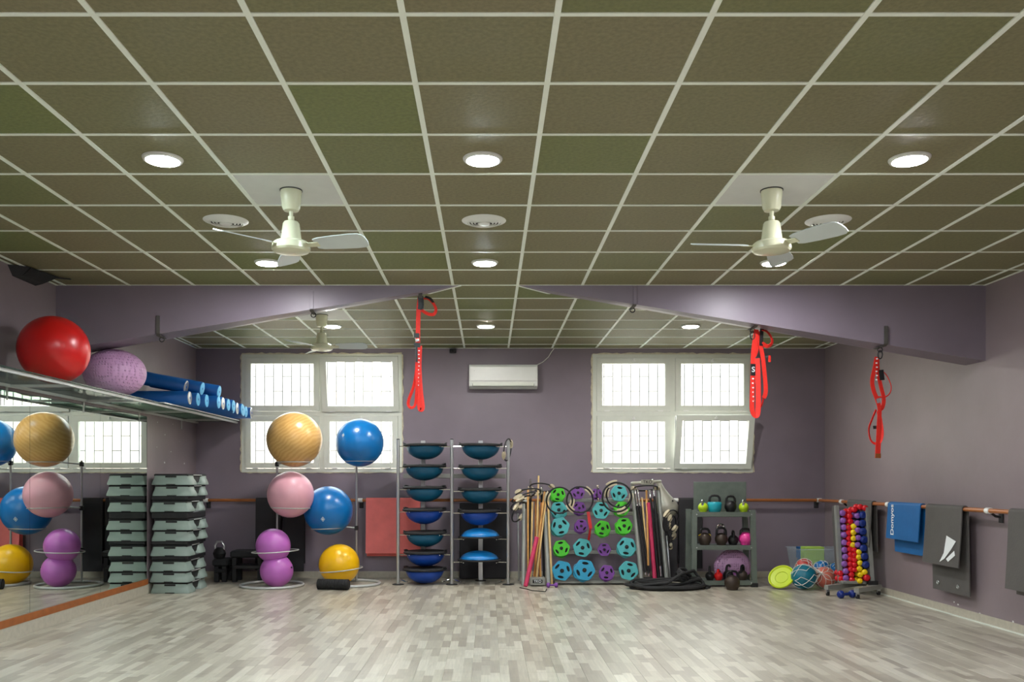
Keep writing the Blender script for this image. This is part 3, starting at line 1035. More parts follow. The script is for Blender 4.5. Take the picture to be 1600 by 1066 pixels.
ball('exercise_ball', gc, 0.345, 'gold', 'large gold swirled exercise ball on top of the ball stand')
ball('exercise_ball', pc, 0.290, 'pink', 'dusty pink exercise ball in the middle ring below the gold ball')
ball('exercise_ball', bc1, 0.307, 'blueball', 'blue exercise ball on the top ring in front of the window', logo=(-0.62, 0.28, 0.075))
ball('exercise_ball', bc2, 0.313, 'blueball', 'blue exercise ball on the middle ring beside the pink ball', logo=(-0.05, -0.32, 0.085))
ball('exercise_ball', yc, 0.258, 'yellow', 'yellow exercise ball on the floor inside the lowest stand ring')
pn = thing('peanut_ball', 'purple peanut-shaped exercise ball standing upright in the lowest ring', 'ball', (nc.x + 0.03, nc.y, 0))
prof = []
r0, r1, z0_, z1_ = 0.205, 0.215, 0.206, 0.522
for k in range(15):
    a = -PI / 2 + k * (PI / 2 + 0.95) / 14
    prof.append((z0_ + r0 * math.sin(a), r0 * math.cos(a)))
for k in range(15):
    a = -0.85 + k * (PI / 2 + 0.85) / 14
    prof.append((z1_ + r1 * math.sin(a), max(0.001, r1 * math.cos(a))))
tilt = Vector((nc.x + 0.055, nc.y, 0)), Vector((nc.x + 0.055 - 0.14, nc.y, 1.0))
obj('shell', MB().lathe(prof, tilt[0], tilt[1], 40), 'purple', pn, ang=60)
obj('valve_plug', MB().lathe([(0, 0.012), (0.006, 0.012), (0.008, 0.006)], (nc.x + 0.222, nc.y - 0.05, 0.25), (nc.x + 0.40, nc.y - 0.14, 0.28), 10), 'rubber', pn)
# textured black roller on the floor
fr0, fr1 = P(497, 912, 10.86), P(545, 912, 10.80)
t = thing('massage_roller', 'short black ribbed massage roller lying on the floor before the yellow ball', 'foam roller', (fr0.x, fr0.y, 0))
L = (Vector((fr1.x, fr1.y, 0.066)) - Vector((fr0.x, fr0.y, 0.066))).length
prof = [(0, 0.045), (0, 0.058)]
n = 17
for k in range(n):
    a = L * k / n
    prof += [(a + 0.002, 0.065), (a + L / n * 0.62, 0.065), (a + L / n * 0.66, 0.057), (a + L / n * 0.98, 0.057)]
prof += [(L, 0.058), (L, 0.045)]
obj('sleeve', MB().lathe(prof, (fr0.x, fr0.y, 0.066), (fr1.x, fr1.y, 0.066), 22), 'rubber', t)
obj('core_or_hole_shade', MB().lathe([(-0.002, 0.046), (L + 0.002, 0.046)], (fr0.x, fr0.y, 0.066), (fr1.x, fr1.y, 0.066), 18), 'black', t)

# ------------------------------------------------------------------ barre on the back and right walls
BZ = 1.063
def barre(name, a, b, clamps, out, label):
    t = thing(name, label, 'barre', (a[0], a[1], BZ - 0.1))
    a, b = Vector((*a, BZ)), Vector((*b, BZ))
    obj('rail', MB().tube([a, b], 0.021, 14), 'barre', t)
    for c in clamps:
        c = Vector((*c, BZ))
        o = Vector((*out, 0))
        d = (b - a).normalized()
        cl = obj('clamp', MB().tube([c - d * 0.03, c + d * 0.03], 0.029, 14), 'whitep', t)
        obj('bracket', MB().tube([c, c + o * 0.06 + Vector((0, 0, -0.05)), c + o * 0.112 + Vector((0, 0, -0.06))], 0.011, 8), 'matblack', cl)
        obj('wall_plate', MB().bbox((c + o * 0.112 - Vector((0.025, 0.025, 0.11))).to_tuple() if False else (min((c + o * 0.105).x, (c + o * 0.118).x) - abs(d.x) * 0.03, min((c + o * 0.105).y, (c + o * 0.118).y) - abs(d.y) * 0.03, BZ - 0.11),
                                    (max((c + o * 0.105).x, (c + o * 0.118).x) + abs(d.x) * 0.03, max((c + o * 0.105).y, (c + o * 0.118).y) + abs(d.y) * 0.03, BZ - 0.01), 0.003), 'matblack', cl)
    return t
yb_ = YB - 0.12
barre('ballet_barre', (XL + 0.10, yb_), (XR - 0.16, yb_), [(P(px, 0, yb_).x, yb_) for px in (322, 563, 820, 1056, 1280)], (0, 1), 'long brown ballet barre across the back wall below the windows')
xr_ = XR - 0.125
barre('ballet_barre', (xr_, YB - 0.13), (xr_, 3.0), [(xr_, y) for y in (11.3, 9.98, 7.98, 5.9)], (1, 0), 'long brown ballet barre along the bare right wall')


def mat_over(name, along, a0, a1, pos, z_front, z_back, m, label, out, group, th=0.010, skew=0.0, flare=0.03):
    """a mat folded over the barre. along: 'x' or 'y' is the rail direction; out: unit towards the room"""
    t = thing(name, label, 'exercise mat', ((a0 + a1) / 2 if along == 'x' else pos, pos if along == 'x' else (a0 + a1) / 2, min(z_front, z_back)), group)
    R = 0.021 + th / 2 + 0.003
    prof = []
    nf = 6
    for k in range(nf + 1):
        f = k / nf
        prof.append((R + flare * (1 - f) ** 1.5, z_front + (BZ - z_front) * f, 'f'))
    for k in range(1, 8):
        a = PI * k / 8
        prof.append((R * math.cos(a), BZ + R * math.sin(a), 't'))
    for k in range(nf + 1):
        f = k / nf
        prof.append((-R - 0.012 * f, BZ + (z_back - BZ) * f, 'b'))
    N = len(prof)
    def normal(i):
        p, q = prof[max(i - 1, 0)], prof[min(i + 1, N - 1)]
        d = Vector((q[0] - p[0], q[1] - p[1])).normalized()
        return Vector((-d.y, d.x))
    rings = []
    for i in range(N):
        u, z, w = prof[i]
        nn = normal(i)
        sk_ = skew * (BZ - z) if w == 'f' else -skew * 0.4 * (BZ - z) if w == 'b' else 0
        ring = []
        for (a, s) in ((a0, -1), (a1, -1), (a1, 1), (a0, 1)):
            uu, zz = u + nn.x * s * th / 2, z + nn.y * s * th / 2
            ring.append((a + sk_, pos + out * uu, zz) if along == 'x' else (pos + out * uu, a + sk_, zz))
        rings.append(ring)
    obj('sheet', MB().loft(rings), m, t, ang=40)
    return t

MG = 'mats hanging over the barre'
mat_over('exercise_mat', 'x', P(571, 0, 12.0).x, P(656, 0, 12.0).x, yb_, 0.345, 0.30, 'matred', 'coral red mat hanging over the back barre beside the ball stand', -1, MG)
mat_over('exercise_mat', 'x', P(398, 0, 12.0).x, P(437, 0, 12.0).x, yb_, 0.12, 0.16, 'matblack', 'black mat hanging over the back barre directly behind the pink ball', -1, MG)
mat_over('exercise_mat', 'x', P(441, 0, 12.0).x, P(474, 0, 12.0).x, yb_, 0.10, 0.2, 'matblack', 'black mat hanging over the back barre behind the lower blue ball', -1, MG)
mat_over('exercise_mat', 'x', P(1062, 0, 12.0).x, P(1098, 0, 12.0).x, yb_, 0.14, 0.2, 'matblack', 'black mat hanging over the back barre behind the kettlebell rack', -1, MG)
t = mat_over('exercise_mat', 'y', 9.18, 9.92, xr_, 0.69, 0.545, 'matblue', 'blue mat folded over the right wall barre with white lettering', -1, MG, skew=0.10, flare=0.006)
text('lettering', 'Domyos', 0.10, 'mark', (xr_ - 0.0405, 9.80, 0.90), (PI / 2, -PI / 2, -PI / 2), t)
t = mat_over('exercise_mat', 'y', 8.37, 9.06, xr_, 0.505, 0.235, 'matgrey', 'dark grey mat with white corner mark over the right wall barre, beside the blue mat', -1, MG, skew=0.02)
lm = MB()
xa = xr_ - 0.070
def yz(y, z):
    return (xr_ - 0.0375 - 0.03 * ((BZ - z) / (BZ - 0.505)) ** 1.5 - 0.002, y, z)
tri = [yz(8.62, 0.80), yz(8.44, 0.755), yz(8.52, 0.67), yz(8.63, 0.575), yz(8.72, 0.535), yz(8.65, 0.63)]
lm.add(tri, [[0, 1, 2, 5], [5, 2, 3, 4]])
lm.add([yz(8.46, 0.665), yz(8.60, 0.575), yz(8.56, 0.55), yz(8.44, 0.62)], [[0, 1, 2, 3]])
obj('corner_mark', lm, 'mark', t, flat=True)
for y in (8.56, 8.94):
    obj('eyelet', MB().torus((xr_ + 0.028, y, 0.31), 0.017, 0.005, 16, 6).xform(Matrix.Translation((xr_ + 0.028, y, 0.31)) @ Matrix.Rotation(PI / 2, 4, 'Y') @ Matrix.Translation((-xr_ - 0.028, -y, -0.31))), 'steel', t)
mat_over('exercise_mat', 'y', 6.95, 7.62, xr_, 0.41, 0.36, 'matgrey', 'dark grey mat over the right wall barre, cut off by the picture edge', -1, MG)
mat_over('exercise_mat', 'y', 10.35, 11.05, xr_, 0.55, 0.5, 'matgrey', 'dark grey mat over the right wall barre behind the dumbbell rack', -1, MG)
# leaning black boards behind the dome rack and beside the weight rack
def leaning(px0, px1, ztop, label, yfoot=11.98):
    x0, x1 = P(px0, 0, 12.0).x, P(px1, 0, 12.0).x
    t = thing('folded_mat', label, 'exercise mat', ((x0 + x1) / 2, yfoot, 0), 'folded mats leaning on the back wall')
    for k in range(2):
        o = 0.034 * k
        s = MB().bbox((x0, 0, 0), (x1, 0.030, ztop), 0.008)
        s.xform(Matrix.Translation((0.0, yfoot + o, 0.008)) @ Matrix.Rotation(-math.atan2(0.055, ztop), 4, 'X'))
        obj('fold', s, 'matblack', t)
leaning(718, 792, 1.02, 'folded charcoal mat leaning on the back wall behind the dome rack')
leaning(1024, 1058, 1.0, 'folded charcoal mat leaning on the wall beside the weight rack')
# black benches behind the ball stand
def bench(px0, px1, y0, y1, h, label):
    x0, x1 = P(px0, 0, y0).x, P(px1, 0, y0).x
    t = thing('low_bench', label, 'bench', ((x0 + x1) / 2, (y0 + y1) / 2, 0), 'black benches by the back wall')
    obj('pad', MB().bbox((x0, y0, h - 0.09), (x1, y1, h), 0.018), 'rubber', t)
    obj('shelf', MB().bbox((x0 + 0.03, y0 + 0.01, h * 0.42), (x1 - 0.03, y1 - 0.01, h * 0.42 + 0.05), 0.008), 'black', t)
    for x in (x0 + 0.02, x1 - 0.08):
        for y in (y0 + 0.02, y1 - 0.08):
            obj('leg', MB().bbox((x, y, 0), (x + 0.06, y + 0.06, h - 0.09), 0.006), 'black', t)
bench(359, 411, 11.62, 11.95, 0.41, 'low black bench against the back wall behind the ball stand')
bench(331, 355, 11.60, 11.95, 0.30, 'lower black bench beside the step stack, further from the ball stand')
bb = P(343, 0, 11.75).x
t = thing('kettlebell', 'black kettlebell resting on the lower bench beside the step stack', 'kettlebell', (bb, 11.75, 0.30))
obj('body', MB().lathe([(0, 0.05), (0.01, 0.066), (0.07, 0.086), (0.12, 0.066), (0.15, 0.03)], (bb, 11.75, 0.30), (bb, 11.75, 1), 20), 'kblack', t)
obj('handle', MB().tube([(bb - 0.05, 11.75, 0.40), (bb - 0.062, 11.75, 0.47), (bb - 0.03, 11.75, 0.52), (bb + 0.03, 11.75, 0.52), (bb + 0.062, 11.75, 0.47), (bb + 0.05, 11.75, 0.40)], 0.014, 8), 'steel', t)

# ------------------------------------------------------------------ dome (half-ball) trainer rack
FY, RY = 11.36, 11.80
fx = [P(622, 0, FY).x, P(706, 0, FY).x, P(794, 0, FY).x]
rx = [P(661, 0, RY).x, P(751, 0, RY).x]
rk = thing('dome_trainer_rack', 'chrome two-column rack of slim posts holding the half-ball trainers', 'rack', (fx[1], 11.55, 0))
for x in fx:
    p = obj('post', MB().tube([(x, FY, 0.01), (x, FY, 1.855)], 0.021, 14), 'steel', rk)
    obj('foot_plate', MB().lathe([(0, 0.075), (0.008, 0.073), (0.012, 0.03)], (x, FY, 0), (x, FY, 1), 24), 'rubber', p)
    obj('post_cap', MB().lathe([(0, 0.021), (0.006, 0.022), (0.012, 0.012)], (x, FY, 1.853), (x, FY, 3), 14), 'black', p)
for x in rx:
    p = obj('rear_post', MB().bbox((x - 0.03, RY - 0.02, 0.01), (x + 0.03, RY + 0.02, 1.86), 0.004), 'steel', rk)
    obj('foot_plate', MB().lathe([(0, 0.075), (0.008, 0.073), (0.012, 0.03)], (x, RY, 0), (x, RY, 1), 24), 'rubber', p)
obj('rear_crossbar', MB().bbox((fx[0] + 0.02, RY + 0.02, P(0, 744, RY).z - 0.03), (fx[2] - 0.02, RY + 0.04, P(0, 744, RY).z + 0.03), 0.004), 'greytube', rk)
def bosu_proto():
    t = thing('dome_trainer', 'x', 'balance trainer')
    R = 0.285
    # authored dome down: underside of the base disc at z = 0 .. disc on top
    obj('platform', MB().lathe([(0.0, 0.225), (0.0, R - 0.014), (0.008, R), (0.020, R), (0.030, R - 0.016), (0.034, 0.235), (0.029, 0.22), (0.029, 0.002)], (0, 0, 0), (0, 0, 1), 40), 'rubber', t)
    pr = [(-0.172, 0.002)] + [(-0.172 * math.cos(a), 0.243 * math.sin(a)) for a in [PI / 2 * k / 12 for k in range(1, 13)]] + [(0.002, 0.243)]
    obj('dome', MB().lathe(pr, (0, 0, 0), (0, 0, 1), 40), 'teal', t)
    obj('seam_ring', MB().torus((0, 0, -0.012), 0.243, 0.007, 40, 6), 'teal', t)
    for s in (-1, 1):
        obj('carry_grip', MB().tube([(s * (R - 0.03), -0.06, 0.030), (s * (R - 0.01), -0.03, 0.040), (s * (R - 0.01), 0.03, 0.040), (s * (R - 0.03), 0.06, 0.030)], 0.009, 8), 'black', t)
    return t
bp, bu = bosu_proto(), []
BYc = 11.50
def ylev(py):
    return EYE + (CY - py) / F * 11.36
lv = [('L', 697, 'teal', 0), ('L', 730, 'teal', 0), ('L', 764, 'teal', 0), ('L', 799, 'royal', 0), ('L', 835, 'teal', 0), ('L', 866, 'royal', 0), ('L', 0, 'royal', 0),
      ('R', 697, 'teal', 0), ('R', 731, 'teal', 0), ('R', 767, 'teal', 0), ('R', 801, 'royal', 0), ('R', 839, 'sky', 1), ('R', 875, 'sky', 1)]
cnt = {'L': 0, 'R': 0}
for side, py, m, flip in lv:
    i = 0 if side == 'L' else 1
    xc = (fx[i] + fx[i + 1]) / 2 + (-0.005 if side == 'L' else 0.0)
    n = cnt[side]
    cnt[side] += 1
    colr = {'teal': 'dark teal', 'royal': 'royal blue', 'sky': 'light blue'}[m]
    colname = 'column by the red mat' if side == 'L' else 'column by the weight rack'
    z = ylev(py) if py else 0.176
    if not py:
        lab = 'royal blue half-ball trainer standing dome down on the floor under the dome rack'
    elif flip:
        lab = 'light blue half-ball trainer lying dome up in the dome rack, %s' % ('upper of the two' if n == 4 else 'lower of the two')
    else:
        lab = '%s half-ball trainer, %s from the top in the %s' % (colr, ORD[n], colname)
    o = place(bp, bu, (xc + random.uniform(-0.012, 0.012), BYc - (0.03 if not py else 0), z), (PI if flip else 0, random.uniform(-0.012, 0.012), random.uniform(-0.4, 0.4)), lab, 'half-ball trainers in the dome rack', scale=(1, 1, 0.62) if flip else None)
    if m != 'teal':
        recolor(o, 'teal', m)
    if py:
        zz = z - 0.008 - (0.022 if flip else 0)
        # two bent wire arms: front post -> under the disc -> rear post
        for k in (i, i + 1):
            s = 1 if k == i else -1
            obj('support_arm', MB().tube([(fx[k] + s * 0.02, FY, zz), (fx[k] + s * 0.14, FY + 0.02, zz), (fx[k] + s * 0.20, RY - 0.15, zz), (rx[i] - s * 0.03, RY - 0.02, zz)], 0.006, 6), 'chrome', rk)
            obj('arm_tip', MB().tube([(fx[k] + s * 0.14, FY + 0.02, zz), (fx[k] + s * 0.15, FY - 0.08, zz - 0.002)], 0.006, 6), 'chrome', rk)
for k in (0, 1, 2):
    for s in ((1,) if k == 0 else (-1, 1) if k == 1 else (-1,)):
        obj('support_arm', MB().tube([(fx[k] + s * 0.02, FY, 0.07), (fx[k] + s * 0.10, FY - 0.05, 0.045), (fx[k] + s * 0.13, FY - 0.10, 0.05)], 0.007, 6), 'chrome', rk)

# ------------------------------------------------------------------ weight rack: plates in the middle, bar holders at both ends
WY = 11.50
wr = thing('weight_rack', 'grey tubular rack with plate pegs in the middle and bar holders at both ends', 'rack', (P(925, 0, WY).x, WY, 0))
def wtube(p0, p1, y0, y1, r=0.028):
    a, b = P(*p0, y0), P(*p1, y1)
    a.z = max(a.z, 0.012)
    return obj('frame_tube', MB().tube([a, b], r, 16), 'greytube', wr)
for q in (((818, 917), (819, 788), 11.18, 11.40), ((857, 915), (852, 800), 11.22, 11.42), ((1003, 912), (988, 758), 11.25, 11.45), ((1042, 908), (1028, 762), 11.32, 11.50)):
    wtube(*q)
# sloping side plates carrying the peg rails
rails = []
for py, pxa, pxb, Yr in ((782, 860, 990, 11.72), (803, 862, 992, 11.66), (832, 864, 996, 11.60), (863, 866, 1000, 11.54), (895, 868, 1004, 11.48)):
    a, b = P(pxa, py, Yr), P(pxb, py, Yr)
    obj('peg_rail', MB().bbox((a.x, Yr - 0.012, a.z - 0.024), (b.x, Yr + 0.02, a.z + 0.024), 0.004), 'greytube', wr)
a, b = P(866, 912, 11.42), P(1002, 912, 11.42)
obj('base_plate', MB().bbox((a.x, 11.36, 0.012), (b.x, 11.80, 0.05), 0.006), 'greytube', wr)
for px in (859, 1000):
    a, b = P(px, 906, 11.50), P(px - 8 if px > 900 else px, 776, 11.78)
    obj('side_upright', MB().ribbon([a, b], 0.05, (0, 1, 0), 0.03), 'greytube', wr)
a, b = P(828, 906, 11.16), P(852, 906, 11.16)
bx_ = obj('base_box', MB().bbox((a.x, 11.16, 0.012), (b.x, 11.42, 0.112), 0.010), 'greytube', wr)
ca = (a.x + b.x) / 2
obj('name_plate', MB().bbox((ca - 0.062, 11.154, 0.042), (ca + 0.062, 11.162, 0.086), 0.003), 'black', bx_)
text('lettering', 'TKO', 0.046, 'mark', (ca, 11.1525, 0.064), (PI / 2, 0, 0), bx_)
# right holder head: silver oval ring with a name plate
hc = P(1009.5, 754, 11.42)
hd = MB()
pts = [hc + Vector((0.18 * math.cos(2 * PI * k / 40), 0.085 * math.sin(2 * PI * k / 40), 0.012 * math.cos(2 * PI * k / 40))) for k in range(40)]
ho = obj('holder_head', hd.tube(pts, 0.020, 10, closed=True), 'silver', wr)
obj('name_plate', MB().bbox((hc.x - 0.085, hc.y - 0.110, hc.z - 0.030), (hc.x + 0.075, hc.y - 0.095, hc.z + 0.034), 0.006), 'silver', ho)
text('lettering', 'TKO', 0.055, 'black', (hc.x, hc.y - 0.1112, hc.z + 0.004), (PI / 2, 0, 0), ho)
hb = P(1016, 906, 11.32)
obj('holder_base', MB().bbox((P(1003, 0, 11.3).x, 11.20, 0.012), (P(1042, 0, 11.3).x, 11.45, 0.09), 0.01), 'black', wr)


def plate_mesh(m):
    """rounded seven-sided grip plate with three oval grip holes and a bore, radius 1, facing -Y"""
    cu = bpy.data.curves.new('plate', 'CURVE')
    cu.dimensions = '2D'
    cu.fill_mode = 'BOTH'
    cu.extrude = 0.11
    cu.bevel_depth = 0.035
    cu.bevel_resolution = 1
    def loop(pts):
        s = cu.splines.new('POLY')
        s.points.add(len(pts) - 1)
        for i, (x, y) in enumerate(pts):
            s.points[i].co = (x, y, 0, 1)
        s.use_cyclic_u = True
    out = []
    for k in range(6):
        a = PI / 2 + 2 * PI * k / 6 + PI / 6
        for d in (-0.17, 0, 0.17):
            rr = 0.965 if d == 0 else 0.93
            out.append((rr * math.cos(a + d), rr * math.sin(a + d)))
    loop(out)
    for k in range(3):
        a = PI / 2 + 2 * PI * k / 3
        c = Vector((0.62 * math.cos(a), 0.62 * math.sin(a)))
        u = Vector((-math.sin(a), math.cos(a)))
        w = Vector((math.cos(a), math.sin(a)))
        loop([tuple(c + u * 0.34 * math.cos(-t) + w * 0.165 * math.sin(-t)) for t in [2 * PI * j / 14 for j in range(14)]])
    loop([(0.11 * math.cos(-t), 0.11 * math.sin(-t)) for t in [2 * PI * j / 12 for j in range(12)]])
    tmp = bpy.data.objects.new('plate', cu)
    COL.objects.link(tmp)
    bpy.context.view_layer.update()
    me = bpy.data.meshes.new_from_object(tmp.evaluated_get(bpy.context.evaluated_depsgraph_get()))
    bpy.data.objects.remove(tmp)
    bpy.data.curves.remove(cu)
    me.transform(Matrix.Rotation(PI / 2, 4, 'X'))
    me.materials.clear()
    me.materials.append(M[m])
    smooth(me, 30)
    me.name = 'weight_plate'
    return me
pmesh = {k: plate_mesh(k) for k in ('pteal', 'pgreen', 'ppurple', 'pblue')}
hubm = MB().lathe([(-0.150, 0.13), (-0.150, 0.20), (-0.13, 0.21), (0.1, 0.21)], (0, 0, 0), (0, 1, 0), 20)
hub = bpy.data.meshes.new('hub')
hub.from_pydata([tuple(p) for p in hubm.v], [], hubm.f)
hub.materials.append(M['black'])
smooth(hub)
cm_ = MB().lathe([(0.03, 0.002), (0.03, 0.85), (0.06, 0.86), (0.06, 0.002)], (0, 0, 0), (0, 1, 0), 24)  # added black disc behind the grip holes: their shade as dark colour
hole_shade_m = bpy.data.meshes.new('core_or_hole_shade')
hole_shade_m.from_pydata([tuple(p) for p in cm_.v], [], cm_.f)
hole_shade_m.materials.append(M['rubber'])
PLATES = [
    (872, 773, 11.5, 'pgreen', 1, 1), (903, 770, 10.5, 'ppurple', 1, 0), (932, 773, 9.5, 'ppurple', 1, 0), (967, 771, 13, 'pteal', 1, 0),
    (873, 797, 13, 'pteal', 2, 1), (905, 794, 10, 'ppurple', 2, 1), (939, 798, 13.5, 'pteal', 2, 0), (972, 795, 11.5, 'pgreen', 2, 1),
    (875, 823, 14.5, 'pteal', 3, 1), (908, 822, 10.5, 'ppurple', 3, 1), (941.5, 826, 12.5, 'pgreen', 3, 1), (975, 822, 13, 'pgreen', 3, 1),
    (877, 857, 13, 'pgreen', 4, 1), (910, 856, 14.5, 'pteal', 4, 0), (944, 859, 10.3, 'ppurple', 4, 0), (979, 855, 15, 'pteal', 4, 1),
    (878, 892, 15.5, 'pblue', 5, 0), (913, 891, 16.5, 'pblue', 5, 1), (948, 895, 12, 'ppurple', 5, 1), (982, 892, 15, 'pteal', 5, 0)]
cname = {'pteal': 'teal', 'pgreen': 'bright green', 'ppurple': 'purple', 'pblue': 'azure blue'}
YP = {1: 11.60, 2: 11.54, 3: 11.46, 4: 11.38, 5: 11.28}
YR = {1: 11.72, 2: 11.66, 3: 11.60, 4: 11.54, 5: 11.48}
def weight_plate(c, r, m, label, rot, tl):
    t = thing('weight_plate', label, 'weight plate', c, 'rubber grip plates on the weight rack')
    o = bpy.data.objects.new('disc', pmesh[m]); COL.objects.link(o); o.parent = t
    t.scale = (r, r * 1.0, r)
    t.rotation_euler = (tl, 0, 0)
    o.rotation_euler = (0, rot, 0)
    h = bpy.data.objects.new('hub', hub); COL.objects.link(h); h.parent = t
    w = bpy.data.objects.new('core_or_hole_shade', hole_shade_m); COL.objects.link(w); w.parent = t  # dark disc painting in the shade of the grip holes
for i, (px, py, rp, m, row, back) in enumerate(PLATES):
    Y = YP[row]
    c = P(px, py, Y)
    r = rp * Y / F * 1.04
    col_ = i % 4
    lab = '%s grip plate on the rack, row %s from the top, %s from left' % (cname[m], ORD[row - 1], ORD[col_])
    lab = '%s grip plate, %s from left in the %s plate row from the top' % (cname[m], ORD[col_], ORD[row - 1])
    rot = [0, PI / 3, 0, PI / 3][(i + row) % 4] + random.uniform(-0.25, 0.25)
    weight_plate(c, r, m, lab, rot, random.uniform(-0.10, 0.02))
    if back:
        c2 = c + Vector((random.uniform(-0.012, 0.006), 0.062, -0.024))
        weight_plate(c2, r, m if m != 'ppurple' else 'ppurple', '%s plate half hidden behind the %s front plate of the %s row' % (cname[m], ORD[col_], ORD[row - 1]), rot + 0.5, -0.05)
    pg = obj('peg', MB().tube([(c.x, YR[row], c.z), (c.x, Y - 0.06, c.z)], 0.011, 10), 'kblack', wr)
# small red strap on the rack
a, b = P(919, 800, 11.57), P(923, 826, 11.55)
t = thing('red_loop_band', 'bright red band hanging between the plates of the weight rack', 'band', (a.x, a.y, b.z))
obj('band', MB().ribbon([a, a.lerp(b, 0.5), b], 0.042, (1, 0, 0), 0.004), 'kred', t)
obj('band_tail', MB().ribbon([b + Vector((0, 0.02, 0.02)), P(919, 850, 11.6)], 0.03, (1, 0, 0), 0.004), 'kred', t)


# ------------------------------------------------------------------ sticks and bars in the holders
def stick(p0, y0, p1, y1, r, m, label, chrome_top=0, chrome_bot=0, group='sticks and bars in the holders', name='exercise_stick'):
    a, b = P(*p0, y0), P(*p1, y1)
    a.z = max(a.z, r * 0.6)
    L = (b - a).length
    t = thing(name, label, 'stick' if name == 'exercise_stick' else 'bar', a, group)
    lo = chrome_bot
    hi = L - chrome_top
    obj('shaft', MB().lathe([(lo, r * 0.7), (lo + 0.006, r), (hi - 0.006, r), (hi, r * 0.7)], a, b, 12), m, t)
    if chrome_top:
        obj('sleeve', MB().lathe([(hi - 0.002, r * 0.85), (L - 0.004, r * 0.85), (L, r * 0.6)], a, b, 12), 'chrome', t)
    if chrome_bot:
        obj('sleeve', MB().lathe([(0, r * 0.6), (0.004, r * 0.85), (lo + 0.002, r * 0.85)], a, b, 12), 'chrome', t)
    if not chrome_top:
        obj('end_cap', MB().lathe([(L - 0.01, r * 1.04), (L + 0.002, r * 1.0), (L + 0.005, r * 0.6)], a, b, 12), m, t)
LH = 'left bar holder'
left = [  # bottom px, top px, radius, material, description
    ((825, 903), (825, 764), 0.0125, 'stick', 'honey wooden stick, leftmost in the left bar holder'),
    ((829, 903), (832, 785), 0.0135, 'stick2', 'pale wooden stick right of the leftmost stick in the left bar holder'),
    ((836, 904), (837, 784), 0.0125, 'stick3', 'brown wooden stick upright in the middle of the left bar holder'),
    ((834, 904), (851, 769), 0.0135, 'stick', 'honey wooden stick leaning right in the left bar holder, tallest of the leaning ones'),
    ((838, 904), (853, 781), 0.012, 'stick2', 'pale wooden stick leaning right beside the raspberry bar, left bar holder'),
    ((845, 904), (841, 789), 0.0115, 'stick', 'honey wooden stick leaning slightly left, in the left bar holder'),
    ((843, 904), (846, 786), 0.0125, 'stick3', 'brown wooden stick behind the leaning ones, in the left bar holder'),
    ((862.5, 916), (856, 780), 0.0135, 'stick2', 'pale wooden stick outside the left bar holder, against the plates')]
for i, (p0, p1, r, m, lab) in enumerate(left):
    stick(p0, 11.24 + 0.02 * (i % 4) - (0.06 if i == 7 else 0), p1, 11.38 + 0.025 * (i % 3), r, m, lab)
stick((837, 904), 11.33, (841.5, 744), 11.36, 0.011, 'stick2', 'pale pointed wooden stick standing tallest in the left bar holder')
stick((828, 904), 11.36, (829, 749), 11.44, 0.016, 'kblack', 'black bar with grey metal tip in the left bar holder', 0.20, name='aerobic_bar')
stick((850, 903), 11.36, (846, 761), 11.46, 0.016, 'kblack', 'black bar with chrome tip behind the wooden sticks', 0.09, name='aerobic_bar')
stick((821, 917), 11.02, (839, 840), 11.22, 0.027, 'magenta', 'raspberry pink padded bar leaning across the left bar holder', name='aerobic_bar')
stick((811, 908), 11.55, (809, 803), 11.64, 0.012, 'steel', 'short bare steel bar hanging left of the left bar holder', name='aerobic_bar')
right = [
    ((1009, 899), (992, 764), 0.016, 'kblack', 'black padded bar with chrome tips, leftmost in the right bar holder', 0.22, 0.03),
    ((1014, 901), (996, 764), 0.016, 'kblack', 'black padded bar with chrome tips, second from left in the right bar holder', 0.22, 0.04),
    ((1012, 884), (1003, 778), 0.012, 'stick2', 'pale wooden stick in the right bar holder', 0, 0),
    ((1013, 884), (1010, 767), 0.013, 'stick', 'honey wooden stick in the right bar holder', 0, 0),
    ((1023, 905), (1013, 786), 0.027, 'magenta', 'thick raspberry pink padded bar in the right bar holder', 0, 0),
    ((1029, 902), (1015, 766), 0.017, 'kblack', 'black padded bar with chrome top, right of the pink bar', 0.10, 0),
    ((1033, 901), (1020, 749), 0.017, 'kblack', 'black padded bar standing tallest, rightmost in the right bar holder', 0.22, 0.13)]
for i, (p0, p1, r, m, lab, ct, cb) in enumerate(right):
    stick(p0, 11.24 + 0.02 * (i % 3), p1, 11.40 + 0.012 * (i % 4), r, m, lab, ct, cb, name='exercise_stick' if m.startswith('stick') else 'aerobic_bar')
stick((1047, 915), 11.38, (1042, 838), 11.46, 0.014, 'steel', 'short steel bar hanging right of the right bar holder', name='aerobic_bar')


# ------------------------------------------------------------------ pilates rings
def ring_proto():
    t = thing('pilates_ring', 'x', 'pilates ring')
    R = 0.165
    obj('hoop', MB().torus((0, 0, 0), R, 0.0105, 48, 8, axis='y'), 'black', t)   # hoop in the XZ plane
    for s in (-1, 1):
        for off, w in ((0.020, 0.062), (-0.020, 0.055)):
            pd = MB()
            rings_ = []
            for k in range(9):
                a = -0.36 + 0.72 * k / 8
                q = math.sqrt(max(0.02, 1 - (a / 0.38) ** 2))
                rr_ = R + off
                c = Vector((s * rr_ * math.cos(a), 0, rr_ * math.sin(a)))
                rad = Vector((s * math.cos(a), 0, math.sin(a)))
                h = 0.019 * q + 0.003
                rings_.append([c + rad * 0.008 + Vector((0, -h, 0)), c + rad * 0.008 + Vector((0, h, 0)), c - rad * 0.008 + Vector((0, h, 0)), c - rad * 0.008 + Vector((0, -h, 0))])
            obj('grip_pad', pd.loft(rings_), 'pad', t, ang=50)
    return t
rp2, ru2 = ring_proto(), []
RG = 'black pilates rings with cream pads'
